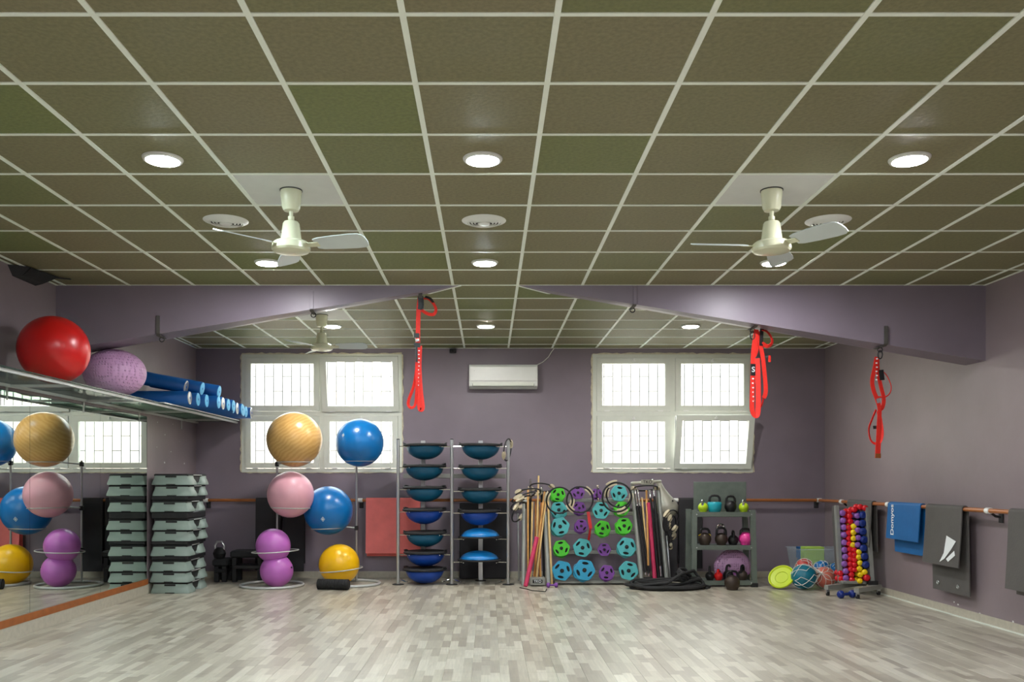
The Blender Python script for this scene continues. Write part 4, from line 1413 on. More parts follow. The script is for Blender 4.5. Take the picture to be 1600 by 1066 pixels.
def put_ring(px, py, Y, rot, label, sc=1.0):
    place(rp2, ru2, P(px, py, Y), rot, label, RG, scale=sc)
put_ring(874, 782, 11.22, (0.12, 0.30, 0.1), 'pilates ring facing the room over the green plate at top left', 1.0)
put_ring(906, 781, 11.20, (0.15, -0.75, -0.12), 'pilates ring facing the room over the purple plates', 1.0)
put_ring(934, 771, 11.52, (0, 1.4, 1.35), 'pilates ring seen edge-on between the purple and teal top plates', 0.55)
put_ring(964, 777, 11.20, (0.1, 1.2, 0.15), 'outer pilates ring of the pair over the top right teal plate', 1.12)
put_ring(967, 774, 11.27, (0.2, 0.2, -0.2), 'inner pilates ring of the pair over the top right teal plate', 0.95)
for i, (px, py, Y, rot, sc, lab) in enumerate([
        (826, 770, 11.30, (1.25, 0.10, 0.6), 0.95, 'topmost pilates ring looped round the left bar holder'),
        (818, 777, 11.28, (1.15, 0.05, 1.1), 0.95, 'pilates ring just under the topmost one on the left bar holder'),
        (814, 786, 11.27, (1.0, 0.35, 1.45), 0.9, 'pilates ring tipped steeply on the left bar holder'),
        (811, 800, 11.27, (0.5, 0.5, 1.25), 0.85, 'lowest pilates ring on the left bar holder'),
        (846, 762, 11.42, (1.2, -0.1, -0.5), 0.9, 'pilates ring lying over the sticks beside the green plate'),
        (1048, 815, 11.36, (0.3, 0.75, 0.9), 0.9, 'uppermost pilates ring hanging right of the right bar holder'),
        (1050, 824, 11.42, (0.1, 0.9, 1.1), 0.9, 'pilates ring hanging in the middle right of the right bar holder'),
        (1047, 838, 11.48, (0.0, 1.2, 1.2), 0.9, 'lowest pilates ring hanging right of the right bar holder'),
        (1008, 763, 11.42, (1.35, 0.0, 0.1), 0.95, 'pilates ring under the silver head of the right bar holder')]):
    put_ring(px, py, Y, rot, lab, sc)
put_ring(793, 703, 11.30, (0.15, -0.55, 1.15), 'pilates ring hung over the top of the dome rack post by the sticks', 0.85)
# slack silver ball wedged behind the right holder
c = P(1040, 785, 11.55)
t = thing('slack_ball', 'slack silver-grey exercise ball wedged behind the right bar holder', 'ball', (c.x, c.y, c.z - 0.18))
rings_ = []
n = 24
for z, r, ox in ((0.30, 0.012, -0.09), (0.27, 0.035, -0.085), (0.20, 0.055, -0.065), (0.12, 0.085, -0.03), (0.05, 0.125, 0.0), (-0.02, 0.150, 0.015), (-0.09, 0.145, 0.02), (-0.15, 0.10, 0.02), (-0.18, 0.03, 0.02)):
    rings_.append([(c.x + ox + r * math.cos(2 * PI * k / n) * (1 + 0.05 * math.sin(5 * 2 * PI * k / n)), c.y + 0.75 * r * math.sin(2 * PI * k / n), c.z + z - 0.02) for k in range(n)])
obj('skin', MB().loft(rings_), 'silver', t, ang=60)
obj('valve_plug', MB().lathe([(0, 0.012), (0.006, 0.012), (0.008, 0.006)], (c.x + 0.07, c.y - 0.10, c.z + 0.02), (c.x + 0.12, c.y - 0.25, c.z + 0.05), 10), 'rubber', t)

# ------------------------------------------------------------------ battle rope pile
pts = []
rc = P(1040, 905, 10.95)
rnd = random.Random(3)
for k in range(230):
    a = 2 * PI * k / 34
    lap = k / 34
    ra = 0.53 - 0.10 * abs(math.sin(lap * 1.3)) - 0.05 * (lap % 2) + 0.02 * math.sin(2 * a + lap)
    rb = 0.20 - 0.06 * math.cos(lap * 2.1) + 0.02 * math.sin(3 * a + lap)
    pts.append(Vector((rc.x + 0.02 * math.sin(lap * 3) + ra * math.cos(a), 10.92 + rb * math.sin(a), 0.021 + 0.017 * int(lap) * (0.6 + 0.4 * math.cos(a + lap)) + 0.004 * math.sin(3 * a))))
t = thing('battle_rope', 'thick black battle rope coiled in a flat heap before the weight rack', 'rope', (rc.x, 10.92, 0))
obj('coil', MB().tube(pts, 0.020, 8), 'rubber', t)
e = pts[-1]
obj('loose_end', MB().tube([e, e + Vector((0.16, 0.03, 0.10)), P(1084, 892, 11.0), P(1094, 905, 10.98), P(1105, 921, 10.90)], 0.020, 8), 'rubber', t)
hc2 = P(1068, 903, 11.06)
knot = MB()
for k in range(3):
    R = Matrix.Translation((hc2.x, hc2.y, 0.155)) @ Matrix.Rotation(0.6 + k * 0.9, 4, 'Z') @ Matrix.Rotation(1.2 - 0.35 * k, 4, 'X')
    lp = [R @ Vector((0.085 * math.cos(2 * PI * j / 26), 0.085 * math.sin(2 * PI * j / 26), 0)) for j in range(26)]
    obj('bundle_loop', MB().tube(lp, 0.020, 8, closed=True), 'rubber', t)

ca, cb, cc_, cd_ = P(812, 918, 11.0), P(832, 925, 10.7), P(852, 927, 10.6), P(854, 919, 10.85)
for q in (ca, cb, cc_, cd_):
    q.z = 0.006
tag(obj('thin_cord', MB().tube([ca, P(820, 920, 10.9).xy.to_3d() + Vector((0, 0, 0.006)), cb, P(843, 926, 10.65).xy.to_3d() + Vector((0, 0, 0.006)), cc_, cd_], 0.005, 6), 'black'), 'thin dark cord looping on the floor before the left bar holder', 'cord')

# ------------------------------------------------------------------ kettlebell rack
KY0, KY1 = 11.10, 11.48
kx0, kx1 = P(1085, 0, KY0).x, P(1178, 0, KY0).x
kr = thing('kettlebell_rack', 'grey-green three-shelf metal rack of kettlebells with a tall back panel', 'rack', ((kx0 + kx1) / 2, 11.3, 0))
KZ = [P(0, 912, KY0).z + 0.02, P(0, 853, KY0).z, P(0, 801, KY0).z]
KZ[0] = 0.075
for x, lean in ((kx0, -0.004), (kx1, 0.012)):
    for y in (KY0, KY1 - 0.05):
        p = obj('post', MB().loft([[(x - 0.032 + lean, y, 0.0), (x + 0.032 + lean, y, 0.0), (x + 0.032 + lean, y + 0.05, 0.0), (x - 0.032 + lean, y + 0.05, 0.0)],
                                   [(x - 0.032 - lean, y, KZ[2] + 0.03), (x + 0.032 - lean, y, KZ[2] + 0.03), (x + 0.032 - lean, y + 0.05, KZ[2] + 0.03), (x - 0.032 - lean, y + 0.05, KZ[2] + 0.03)]]), 'greenmetal', kr, flat=True)
        obj('rubber_foot', MB().bbox((x - 0.04 + lean, y - 0.008, 0.0), (x + 0.04 + lean, y + 0.058, 0.05), 0.004), 'rubber', p)
for i, z in enumerate(KZ):
    s = obj('shelf', MB().box((kx0 + 0.025, KY0 + 0.012, z - 0.016), (kx1 - 0.025, KY1 - 0.012, z)), 'greenmetal', kr, flat=True)
    obj('front_lip', MB().box((kx0 + 0.020, KY0 + 0.004, z - 0.052), (kx1 - 0.020, KY0 + 0.0125, z + 0.004)), 'greenmetal', s, flat=True)
    for x in (kx0 + 0.03, kx1 - 0.03):
        obj('bolt', MB().lathe([(0, 0.010), (0.006, 0.009)], (x, KY0 + 0.004, z - 0.025), (x, 0, z - 0.025), 8), 'steel', s)
pa, pb = P(1083, 753, 11.52), P(1165, 802, 11.52)
obj('back_panel', MB().bbox((pa.x, 11.485, pb.z - 0.05), (pb.x, 11.505, pa.z), 0.004), 'greenmetal', kr)


def kettlebell(px, base, Y, w, m, label, hm=None, style='ball', rot=0.0, hh=1.0):
    """w: body width in photo pixels"""
    r = w / 2 * Y / F
    c = P(px, 0, Y)
    x, y, z = c.x, Y, base
    t = thing('kettlebell', label, 'kettlebell', (x, y, z), 'kettlebells')
    if style == 'ball':
        pr = [(0, r * 0.62), (r * 0.06, r * 0.72)] + [(r * 0.92 + r * math.sin(a), r * math.cos(a)) for a in [-0.75 + k * 0.2 for k in range(10)]] + [(r * 1.88, r * 0.25)]
    else:
        pr = [(0, r * 0.70), (r * 0.05, r * 0.80), (r * 0.5, r * 0.95), (r * 1.05, r * 1.0), (r * 1.32, r * 0.97), (r * 1.42, r * 0.85), (r * 1.44, 0.1 * r)]
    pr = [(h, q) for h, q in pr]
    obj('body', MB().lathe(pr, (x, y, z), (x, y, z + 1), 28), m, t, ang=50)
    hz = z + r * 1.35
    tr = 0.0155
    H = r * 0.95 * hh
    wv = r * 0.62
    path = [(-wv * 1.05, -0.35 * r), (-wv * 1.18, H * 0.35), (-wv * 1.10, H * 0.72), (-wv * 0.72, H * 0.98), (0, H * 1.04), (wv * 0.72, H * 0.98), (wv * 1.10, H * 0.72), (wv * 1.18, H * 0.35), (wv * 1.05, -0.35 * r)]
    pts = [Vector((x + u * math.cos(rot), y + u * math.sin(rot), hz + v)) for u, v in path]
    obj('handle', MB().tube(pts, tr, 10), hm or m, t)
    return t, Vector((x, y, z)), r
z2, z1, z0_ = KZ[2] + 0.001, KZ[1] + 0.001, KZ[0] + 0.001
kettlebell(1098.5, z2, 11.24, 15.5, 'kyg', 'lime green kettlebell at the left end of the top shelf', 'chrome', rot=1.2)
kettlebell(1116.5, z2, 11.24, 22, 'kteal', 'turquoise kettlebell with wide black handle on the top shelf', 'kblack', 'tub')
kettlebell(1141.5, z2, 11.26, 19, 'kblack', 'black iron kettlebell with large open handle on the top shelf', hh=1.25)
kettlebell(1162, z2, 11.24, 15.5, 'kyg', 'lime green kettlebell at the right end of the top shelf', 'chrome', rot=1.2)
t, c, r = kettlebell(1101, z1, 11.22, 20.5, 'kbrown', 'dark kettlebell with yellow bands at the left of the middle shelf', 'kblack', hh=1.15)
for s in (-1, 1):
    obj('yellow_band', MB().tube([(c.x + s * r * 0.62, c.y, c.z + r * 1.42), (c.x + s * r * 0.78, c.y, c.z + r * 1.62)], 0.021, 10), 'dyellow', t)
kettlebell(1127, z1, 11.22, 20, 'kbrown', 'brown worn kettlebell with blue-ringed handle on the middle shelf', 'kblack', hh=1.35)
kettlebell(1126, z1, 11.38, 17, 'kblack', 'black kettlebell with chrome handle behind the brown one, middle shelf', 'chrome', hh=2.3)
kettlebell(1145.5, z1, 11.24, 16.5, 'kblack', 'black kettlebell turned edge-on beside the pink one', rot=1.45, hh=1.25)
kettlebell(1165, z1, 11.22, 21.5, 'kpink', 'hot pink kettlebell with black handle on the middle shelf', 'kblack')
kettlebell(1109, z0_, 11.20, 14, 'kblack', 'black kettlebell with upright grip at the left of the bottom shelf', 'kblack', rot=1.3, hh=1.7)
kettlebell(1122.5, z0_, 11.20, 13.5, 'kred', 'small red kettlebell on the bottom shelf', 'kred', rot=1.1)
kettlebell(1138, z0_, 11.24, 16, 'kblack', 'black kettlebell on the bottom shelf before the lilac dome', 'kblack', rot=0.8, hh=1.5)
kettlebell(1160, z0_, 11.22, 16, 'kbrown', 'dark brown kettlebell at the right of the bottom shelf', 'kblack', rot=1.0, hh=1.5)
kettlebell(1144, 0.001, 10.82, 24, 'kbrown', 'large brown iron kettlebell on the floor before the rack', 'kblack', hh=1.1)
c = P(1143, 0, 11.36)
t = thing('studded_dome', 'lilac studded half ball standing on the bottom shelf of the kettlebell rack', 'ball', (c.x, 11.36, KZ[0]))
obj('shell', MB().lathe([(0, 0.14), (0.02, 0.18), (0.10, 0.232), (0.18, 0.236), (0.27, 0.20), (0.34, 0.13), (0.372, 0.06), (0.378, 0.003)], (c.x + 0.01, 11.36, KZ[0] + 0.001), (c.x + 0.02, 11.36, 1), 40), 'lilac', t, ang=60)
obj('rim', MB().torus((c.x + 0.01, 11.36, KZ[0] + 0.075), 0.220, 0.008, 40, 6), 'purple', t)
for ch in t.children:
    for v in ch.data.vertices:
        v.co.y *= 0.46

# ------------------------------------------------------------------ lime disc, netted balls, tote with blocks
c = P(1221, 905, 10.95)
t = thing('lime_disc', 'lime green plastic disc leaning on the netted balls', 'disc', (c.x, c.y, 0))
ax = Vector((-0.50, -0.58, 0.56)).normalized()
R = 0.165
cz = Vector((c.x, c.y, R * math.sqrt(1 - ax.z ** 2) + 0.012))
obj('dish', MB().lathe([(-0.020, R * 0.80), (-0.016, R * 0.93), (0.0, R), (0.014, R * 0.97), (0.012, R * 0.90), (-0.004, R * 0.84), (-0.008, R * 0.6), (-0.006, 0.002)], cz, cz + ax, 40), 'lime', t, ang=50)
obj('raised_ring', MB().lathe([(-0.010, R * 0.52), (-0.002, R * 0.5), (-0.002, R * 0.46), (-0.010, R * 0.44)], cz, cz + ax, 32, ring=True), 'lime', t)
NB = [(1256, 910, 10.85, 19.5, 'tealball', 'teal ball in the white net at floor level beside the lime disc', 1),
      (1288, 911, 10.98, 16.5, 'coralball', 'coral ball in the white net at floor level under the dumbbell rack arm', 1),
      (1257, 887, 11.08, 13.5, 'redball', 'brick red ball in the white net on top of the teal ball', 0),
      (1284, 889, 11.12, 12.5, 'blueball', 'bright blue ball in the white net on top of the coral ball', 0),
      (1305, 890, 11.20, 10.0, 'blueball', 'small blue ball at the net end closest to the dumbbell rack', 0)]
nets = []
for px, py, Y, rp, m, lab, fl in NB:
    r = rp * Y / F
    c = P(px, py, Y)
    if fl:
        c.z = r + 0.004
    t = thing('medicine_ball', lab, 'ball', (c.x, c.y, c.z - r), 'balls in the white net')
    obj('shell', MB().sphere(c, r, 32, 18), m, t)
    obj('valve_plug', MB().lathe([(0, 0.008), (0.003, 0.008), (0.004, 0.004)], c + Vector((0.1, 0.6, 0.75)).normalized() * r, c + Vector((0.1, 0.6, 0.75)).normalized() * (r + 1), 10), 'rubber', t)
    nets.append((c, r))
nt_ = thing('ball_net', 'white cord net holding the teal, coral, red and blue balls', 'net', (nets[0][0].x + 0.1, nets[0][0].y, 0))
gather = P(1284, 896, 10.86)
rn = random.Random(5)
for bi, (c, r) in enumerate(nets):
    d = (gather - c).normalized()
    s = d.cross(Vector((0, 1, 0.2))).normalized()
    u = s.cross(d).normalized()
    rr_ = r + 0.005
    nm = 8
    rows = [0.5, 1.05, 1.6, 2.15, 2.7]
    def q(a, th):
        p_ = c + (d * math.cos(th) + (s * math.cos(a) + u * math.sin(a)) * math.sin(th)) * rr_
        p_.z = max(p_.z, 0.005)
        return p_
    for i in range(nm):
        pts = [gather + (c - gather) * 0.02] if bi < 4 else []
        off = 0.1 * bi
        for k, th in enumerate(rows):
            tgt = 2 * PI * (i + (0.5 if k % 2 else 0)) / nm + off
            if k == 0:
                pts.append(q(tgt, th))
            else:
                prev_a = 2 * PI * (i + (0.5 if (k - 1) % 2 else 0)) / nm + off
                for f in (0.34, 0.67, 1.0):
                    pts.append(q(prev_a + (tgt - prev_a) * f, rows[k - 1] + (th - rows[k - 1]) * f))
        obj('cord', MB().tube(pts, 0.0034, 5), 'net', nt_)
        if i % 2 == 0:
            pts = []
            for k, th in enumerate(rows):
                tgt = 2 * PI * (i - (0.5 if k % 2 else 0)) / nm + off
                if k == 0:
                    pts.append(q(tgt, th))
                else:
                    prev_a = 2 * PI * (i - (0.5 if (k - 1) % 2 else 0)) / nm + off
                    for f in (0.34, 0.67, 1.0):
                        pts.append(q(prev_a + (tgt - prev_a) * f, rows[k - 1] + (th - rows[k - 1]) * f))
            obj('cord', MB().tube(pts, 0.0034, 5), 'net', nt_)
# tote
TY0, TY1 = 11.42, 11.92
tx0, tx1 = P(1247, 0, TY0).x, P(1322, 0, TY0).x
tz = P(0, 860, TY0).z
t = thing('storage_tote', 'clear plastic storage tote with flared rim holding green blocks, in the corner', 'container', ((tx0 + tx1) / 2, 11.67, 0))
def rect(i, z):
    return [(tx0 + i, TY0 + i, z), (tx1 - i, TY0 + i, z), (tx1 - i, TY1 - i, z), (tx0 + i, TY1 - i, z)]
obj('walls', MB().loft([rect(0.085, 0.004), rect(0.06, 0.12), rect(0.015, tz)], cap=False), 'tote', t, flat=True)
obj('bottom', MB().box((tx0 + 0.085, TY0 + 0.085, 0.001), (tx1 - 0.085, TY1 - 0.085, 0.006)), 'tote', t, flat=True)
rim = MB()
lo, li = rect(0.0, tz), rect(0.02, tz)
rim.loft([lo, [(x, y, z + 0.014) for x, y, z in lo], [(x, y, z + 0.014) for x, y, z in li], li, lo], cap=False)
obj('rim', rim, 'tote', t, flat=True)
def yblock(px0, px1, z0, z1, m, label, y0=11.52, d=0.15):
    a, b = P(px0, 0, y0).x, P(px1, 0, y0).x
    t = thing('yoga_block', label, 'yoga block', ((a + b) / 2, y0 + d / 2, z0), 'blocks in the tote')
    obj('foam', MB().bbox((a, y0, z0), (b, y0 + d, z1), 0.005), m, t)
    obj('print', MB().box((a + 0.02, y0 - 0.0012, (z0 + z1) / 2 - 0.004), (a + 0.06, y0 - 0.0002, (z0 + z1) / 2 + 0.004)), m, t, flat=True)
zt = P(0, 855, 11.52).z
yblock(1258, 1288, 0.008, 0.15, 'block', 'light green foam block at the bottom of the tote')
yblock(1259, 1290, 0.151, 0.30, 'block', 'light green foam block in the middle of the tote pile')
yblock(1257, 1288, 0.301, zt, 'block', 'light green foam block on top of the tote pile, above the rim')
yblock(1250, 1264, 0.30, zt - 0.015, 'matblue', 'blue foam block behind the green ones in the tote', 11.70, 0.15)
yblock(1252, 1268, 0.008, 0.299, 'matblue', 'blue foam block standing at the tote bottom behind the green ones', 11.70, 0.15)
c = P(1297, 0, 11.66)
ball('small_ball', (c.x, 11.66, 0.128), 0.12, 'orange', 'dark green ball inside the clear tote')

# ------------------------------------------------------------------ dumbbell rack
DY = 10.42
dr = thing('dumbbell_rack', 'grey wheeled upright rack packed with small coloured dumbbells', 'rack', (P(1345, 0, DY).x, DY, 0))
pl0, pl1 = P(1315, 890, 10.46), P(1308.5, 790, 10.58)
pr0, pr1 = P(1364, 905, 10.30), P(1356, 793, 10.42)
pl0.z = pr0.z = 0.13
def dpost(a, b, wx, d):
    obj('post', MB().loft([[(a.x - wx, a.y, a.z), (a.x + wx, a.y, a.z), (a.x + wx, a.y + d, a.z), (a.x - wx, a.y + d, a.z)],
                           [(b.x - wx, b.y, b.z), (b.x + wx, b.y, b.z), (b.x + wx, b.y + d, b.z), (b.x - wx, b.y + d, b.z)]]), 'greytube', dr, flat=True)
dpost(pl0, pl1, 0.018, 0.07)
dpost(pr0, pr1, 0.022, 0.20)
obj('back_sheet', MB().loft([[pl0 + Vector((0, 0.17, 0)), pr0 + Vector((0, 0.17, 0)), pr0 + Vector((0, 0.18, 0)), pl0 + Vector((0, 0.18, 0))],
                             [pl1 + Vector((0, 0.17, -0.02)), pr1 + Vector((0, 0.17, -0.02)), pr1 + Vector((0, 0.18, -0.02)), pl1 + Vector((0, 0.18, -0.02))]]), 'matgrey', dr, flat=True)
def dleg(p, q):
    p, q = Vector(p), Vector(q)
    o = obj('base_leg', MB().ribbon([p, q], 0.055, (p - q).cross(Vector((0, 0, 1))).to_tuple(), 0.05), 'greytube', dr, flat=True)
    for e in (p, q):
        d = (q - p).normalized() * (0.03 if e == p else -0.03)
        c = e + d
        w = obj('caster', MB().tube([(c.x - 0.014, c.y, 0.028), (c.x + 0.014, c.y, 0.028)], 0.027, 16), 'rubber', o)
        obj('caster_fork', MB().bbox((c.x - 0.019, c.y - 0.012, 0.030), (c.x + 0.019, c.y + 0.012, 0.074), 0.003), 'steel', o)
LZ = 0.098
dleg((P(1291, 0, 10.25).x, 10.25, LZ), (P(1352, 0, 10.72).x, 10.72, LZ))
dleg((P(1338, 0, 9.98).x, 9.98, LZ), (4.545, 10.34, LZ))
obj('base_beam', MB().bbox((pl0.x - 0.02, 10.36, LZ + 0.026), (pr0.x + 0.02, 10.50, LZ + 0.060), 0.005), 'greytube', dr)
obj('post_foot', MB().bbox((pr0.x - 0.05, pr0.y - 0.02, LZ + 0.025), (pr0.x + 0.055, pr0.y + 0.14, LZ + 0.07), 0.004), 'black', dr)


def db_proto():
    t = thing('dumbbell', 'x', 'dumbbell')
    # axis along Y, front head at y = 0 (unit head radius 0.037)
    for y in (0.0, 0.105):
        pr = [(0, 0.016), (0.001, 0.022), (0.010, 0.033), (0.022, 0.037), (0.034, 0.035), (0.044, 0.024), (0.046, 0.014)]
        obj('head', MB().lathe(pr, (0, y, 0), (0, y + 1, 0), 12), 'dpurple', t, ang=50)
    obj('grip', MB().lathe([(0.040, 0.0125), (0.075, 0.0145), (0.110, 0.0125)], (0, 0, 0), (0, 1, 0), 10), 'dpurple', t)
    return t
dp, du = db_proto(), []
DG = 'small dumbbells packed in the wheeled rack'
dcols = {'dpurple': 'purple', 'dred': 'red', 'dyellow': 'yellow', 'dblue': 'navy blue'}
def dyat(px, py):
    f = min(max((px - 1312) / 50, 0), 1)
    g = (py - 790) / 110
    return 10.58 - 0.18 * f - 0.12 * g
sets = [('dpurple', 5.0, 'outermost column beside the left post', [(1317.8, 802), (1318.3, 813.5), (1319.5, 824.7), (1320, 836.5), (1320.2, 848.3), (1321, 859.8), (1322, 870.7), (1320.5, 882), (1322.7, 893), (1323, 904)]),
        ('dred', 4.6, 'column right of the outer purple one', [(1328.4, 799), (1329.2, 807), (1330, 815), (1327.6, 824.5), (1327.8, 833), (1328.2, 842), (1328.5, 850.5), (1329.7, 859), (1330.5, 866.5), (1330.5, 874), (1330.5, 882), (1331, 890), (1332, 898.6), (1333, 907)]),
        ('dyellow', 4.7, 'upper yellow column', [(1335.3, 823), (1334.9, 832.4), (1334.6, 842), (1333.8, 852)]),
        ('dred', 4.2, 'short inner red column', [(1336.6, 860), (1336.6, 867.8), (1336.6, 875.5), (1336.8, 883.2), (1337, 891)]),
        ('dpurple', 4.6, 'inner purple column', [(1340.6, 806.5), (1341.2, 818), (1341.6, 828.8), (1342.3, 841), (1341.4, 852)]),
        ('dyellow', 4.5, 'lower yellow column', [(1343.6, 862.8), (1343.2, 871.2), (1345, 880), (1344.6, 889), (1345.3, 899), (1345, 908.8)]),
        ('dblue', 6.0, 'column beside the right post', [(1350, 805), (1349.4, 818), (1349.6, 831), (1351.8, 844), (1350.4, 857), (1352, 870), (1354, 883)]),
        ('dred', 4.8, 'top row of the rack', [(1336, 796.5), (1345.5, 792.5), (1353, 794)]),
        ('dred', 4.8, 'pair sticking out low beside the left post', [(1314.3, 896.4), (1316, 905)]),
        ('dyellow', 4.6, 'single one low beside the right post', [(1352.5, 894.5)]),
        ('dred', 5.4, 'bottom right corner of the rack', [(1356, 903.5)])]
for m, rp, where, lst in sets:
    for i, (px, py) in enumerate(lst):
        Y = dyat(px, py)
        s = rp * Y / F / 0.037
        if len(lst) == 1:
            lab = '%s dumbbell, %s' % (dcols[m], where)
        elif where.startswith('top row'):
            lab = '%s dumbbell in the top row of the wheeled rack, %s from left' % (dcols[m], ORD[i])
        else:
            lab = '%s dumbbell, %s from the top, %s' % (dcols[m], ORD[i], where)
        pz = P(px, py, Y)
        o = place(dp, du, pz, (random.uniform(-0.06, 0.06), random.uniform(0, 0.5), random.uniform(-0.08, 0.08)), lab, DG, scale=(s, 1.0, s))
        if m != 'dpurple':
            recolor(o, 'dpurple', m)
a, b = P(1312.5, 927, 10.02), P(1334, 925, 10.08)
o = dup(dp)
o.location = (a.x - 0.02, a.y, 0.046)
o.scale = (1.25, 1.5, 1.25)
o.rotation_euler = (0, 0, -math.atan2(b.x - a.x, b.y - a.y))
o['label'] = 'navy blue dumbbell lying on the floor under the wheeled rack'
recolor(o, 'dpurple', 'dblue')
o = dup(dp)
a = P(854, 0, 11.02)
o.location = (a.x, a.y, 0.034)
o.scale = (0.9, 0.95, 0.9)
o.rotation_euler = (0, 0, -1.45)
o['label'] = 'dark purple dumbbell on the floor beside the left bar holder'
recolor(o, 'dpurple', 'ppurple')
o['group'] = 'dumbbells on the floor'

# ------------------------------------------------------------------ hooks on the beam and red suspension straps
def beam_z(x):
    return CEIL - SL * (abs(x) - 0.27)
def hook(px, label, y=BY0, pm='matgrey'):
    x = P(px, 0, y).x
    z = beam_z(x)
    t = thing('beam_hook', label, 'hook', (x, y, z - 0.05))
    obj('plate', MB().bbox((x - 0.018, y - 0.010, z + 0.0), (x + 0.018, y, z + 0.17), 0.003), pm, t)
    obj('foot', MB().ribbon([(x, y - 0.005, z + 0.005), (x - 0.004, y + 0.02, z - 0.012), (x - 0.01, y + 0.20, z - 0.012)], 0.036, (1, 0, 0), 0.006), 'matgrey', t)
    obj('eye', MB().torus((x - 0.005, y + 0.11, z - 0.034), 0.022, 0.005, 18, 6, axis='y'), 'black', t)
    return Vector((x - 0.005, y + 0.11, z - 0.05))
hook(247, 'grey steel hook on the beam above the lilac ball')
hook(487, 'painted steel hook on the beam in front of the rear ceiling fan', pm='beam')
h1 = hook(657, 'grey steel hook near the ridge holding the strap before the left window', 8.36)
hook(992, 'painted steel hook on the beam above the right window', pm='beam')
h2 = hook(1182, 'grey steel hook on the beam holding the strap beside the right window', 8.30)
h3 = hook(1384, 'grey steel hook on the beam holding the strap by the right wall', 8.24)

def strap(name_label, top, Y, pxs, extras):
    """pxs: list of ribbons (list of (px, py), width m, side, material, part name)"""
    t = thing('suspension_strap', name_label, 'strap', (top.x, Y, P(0, extras['bottom'], Y).z), 'red suspension straps')
    # carabiner
    obj('carabiner', MB().torus((top.x, Y, top.z - 0.03), 0.030, 0.006, 20, 6, axis='y', sx=0.7, sy=1.3), 'black', t)
    for pts, w, side, m, nm, dy in pxs:
        P3 = [P(px, py, Y) + Vector((0, dy + 0.004 * math.sin(i), 0)) for i, (px, py) in enumerate(pts)]
        # smooth the path
        Q = []
        for i in range(len(P3) - 1):
            p0, p1, p2, p3 = P3[max(i - 1, 0)], P3[i], P3[i + 1], P3[min(i + 2, len(P3) - 1)]
            for k in range(5):
                f = k / 5
                Q.append(0.5 * ((2 * p1) + (-p0 + p2) * f + (2 * p0 - 5 * p1 + 4 * p2 - p3) * f * f + (-p0 + 3 * p1 - 3 * p2 + p3) * f ** 3))
        Q.append(P3[-1])
        ang = {'X': 0.25, 'D': 0.85}.get(side)
        if ang is not None:
            sd = []
            for i in range(len(Q)):
                tg = (Q[min(i + 1, len(Q) - 1)] - Q[max(i - 1, 0)]).normalized()
                pp = tg.cross(Vector((0, 1, 0)))
                pp = pp.normalized() if pp.length > 1e-4 else Vector((1, 0, 0))
                sd.append(pp * math.cos(ang) + Vector((0, 1, 0)) * math.sin(ang))
            side = sd
        obj(nm, MB().ribbon(Q, w * 1.2, side, 0.004), m, t)
    return t
X, D = 'X', 'D'   # webbing seen almost flat, webbing seen turned
def marks(t, pts, Y, dy, s=0.011):
    for i, (px, py) in enumerate(pts):
        c = P(px, py, Y)
        obj('white_mark', MB().box((c.x - s * (0.5 + 0.3 * (i % 2)), c.y + dy - 0.001, c.z - s * 0.45), (c.x + s * (0.5 + 0.3 * ((i + 1) % 2)), c.y + dy, c.z + s * 0.45)), 'mark', t, flat=True)
YS = h1.y
t = strap('red suspension strap hanging from the beam ridge before the left window', h1, YS, [
    ([(656, 465), (654, 485), (653, 520), (653, 545)], 0.036, X, 'strap', 'main_strap', 0.0),
    ([(656, 540), (655, 575), (657, 610), (660, 636), (656, 639), (654, 620), (652, 580), (653, 545)], 0.036, X, 'strap', 'foot_loop', 0.012),
    ([(652, 565), (647, 600), (638, 626), (639, 635), (644, 637), (649, 630), (651, 600), (652, 570)], 0.030, D, 'strap', 'hand_loop', 0.02),
    ([(657, 467), (668, 466), (677, 474), (681, 484), (677, 491), (668, 490), (658, 484)], 0.030, D, 'strap', 'top_loop', 0.015),
    ([(657, 463), (658, 475), (657, 484)], 0.045, X, 'black', 'anchor_pad', -0.004),
    ([(664, 463), (672, 466), (677, 473)], 0.030, D, 'black', 'anchor_tail', 0.02),
    ([(651, 521), (651, 528)], 0.044, X, 'black', 'buckle', -0.008),
    ([(652, 530), (653, 534)], 0.030, X, 'chrome', 'cam_buckle', -0.010),
    ([(652, 536), (652, 543)], 0.050, X, 'black', 'buckle', -0.008),
    ([(651, 543), (651, 566)], 0.016, X, 'black', 'handle_wrap', -0.004)], {'bottom': 640})
marks(t, [(654.5, 548 + 6 * i) for i in range(10)], YS, 0.006)
YS = h2.y
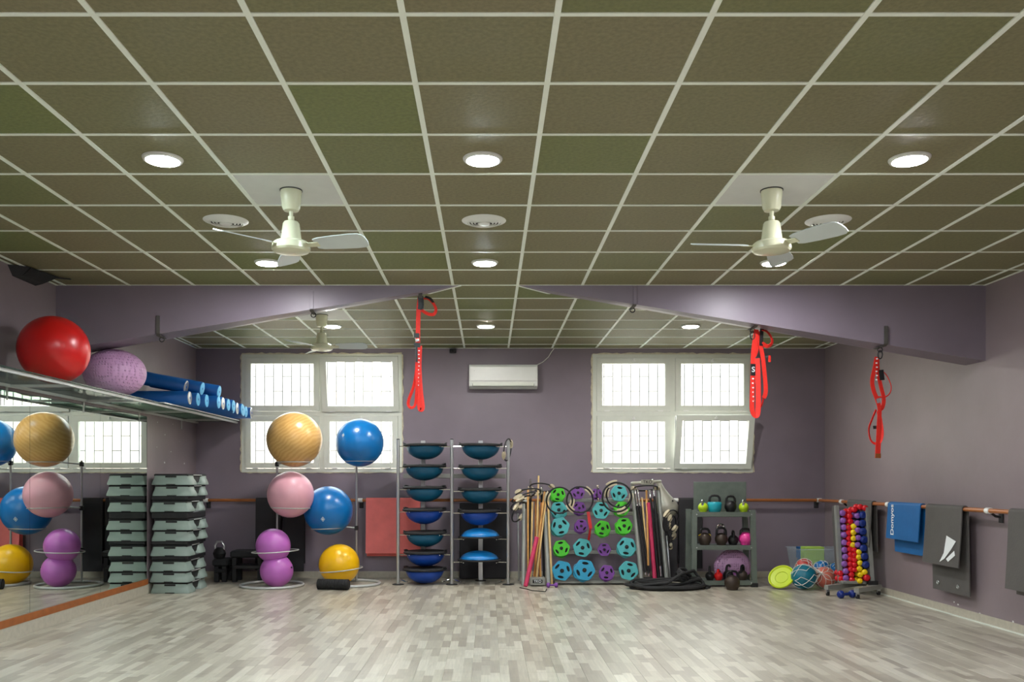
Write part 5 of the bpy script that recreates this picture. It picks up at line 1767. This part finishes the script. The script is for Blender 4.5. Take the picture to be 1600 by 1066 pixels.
t = strap('red suspension strap with several loops beside the right window', h2, YS, [
    ([(1182, 515), (1180, 530), (1177, 555), (1176, 590), (1175, 620), (1175, 640), (1179, 649), (1184, 646), (1185, 615), (1184, 580), (1183, 560)], 0.040, X, 'strap', 'main_strap', 0.0),
    ([(1184, 518), (1189, 538), (1193, 560), (1196, 590), (1197, 612), (1194, 622)], 0.036, X, 'strap', 'second_strap', 0.016),
    ([(1194, 620), (1191, 633), (1186, 638)], 0.026, D, 'strap', 'strap_tail', 0.016),
    ([(1185, 522), (1184, 545), (1180, 556)], 0.030, X, 'strap', 'cross_strap', 0.024),
    ([(1191, 514), (1200, 518), (1207, 528), (1207, 536), (1200, 541), (1191, 536)], 0.036, D, 'strap', 'top_loop', 0.02),
    ([(1191, 513), (1190, 540)], 0.030, X, 'black', 'anchor_pad', 0.012),
    ([(1176.5, 569), (1176.5, 587)], 0.042, X, 'black', 'buckle', -0.006),
    ([(1182, 560), (1194, 558), (1203, 556)], 0.018, (0, 0.3, 1), 'black', 'handle_grip', 0.03),
    ([(1204, 555), (1204, 565)], 0.020, X, 'strap', 'handle_end', 0.03)], {'bottom': 650})
marks(t, [(1176, 592 + 7 * i) for i in range(6)], YS, -0.003, 0.014)
text('lettering', 'S', 0.07, 'mark', P(1176.5, 578, YS) + Vector((0, -0.011, 0)), (PI / 2, 0, 0), t)
YS = h3.y
t = strap('red suspension strap knotted in loops in front of the right wall', h3, YS, [
    ([(1370, 558), (1367, 575), (1363, 595), (1365, 610), (1370, 624), (1374, 640), (1373, 665), (1372, 690), (1371, 702)], 0.036, X, 'strap', 'main_strap', 0.0),
    ([(1372, 558), (1373, 580), (1378, 605), (1382, 622), (1380, 636), (1374, 641)], 0.034, X, 'strap', 'second_strap', 0.015),
    ([(1379, 579), (1387, 586), (1394, 602), (1392, 614), (1384, 620), (1372, 620)], 0.014, D, 'strap', 'side_loop', 0.02),
    ([(1370, 640), (1364, 655), (1359, 670), (1361, 686), (1367, 693), (1375, 691), (1379, 678), (1377, 658), (1374, 642)], 0.030, D, 'strap', 'lower_loop', 0.016),
    ([(1372, 692), (1371, 716)], 0.046, X, 'strap', 'strap_end', -0.004),
    ([(1377, 578), (1379, 594)], 0.042, X, 'black', 'buckle', 0.004),
    ([(1364, 668), (1370, 668)], 0.026, (0, 0.2, 1), 'black', 'handle_wrap', -0.004),
    ([(1371, 623), (1373, 630)], 0.034, X, 'chrome', 'cam_buckle', -0.006),
    ([(1371.5, 709), (1371.5, 716)], 0.048, X, 'wood', 'end_label', -0.009)], {'bottom': 717})
marks(t, [(1369.5, 561 + 6.5 * i) for i in range(6)], YS, -0.004, 0.013)
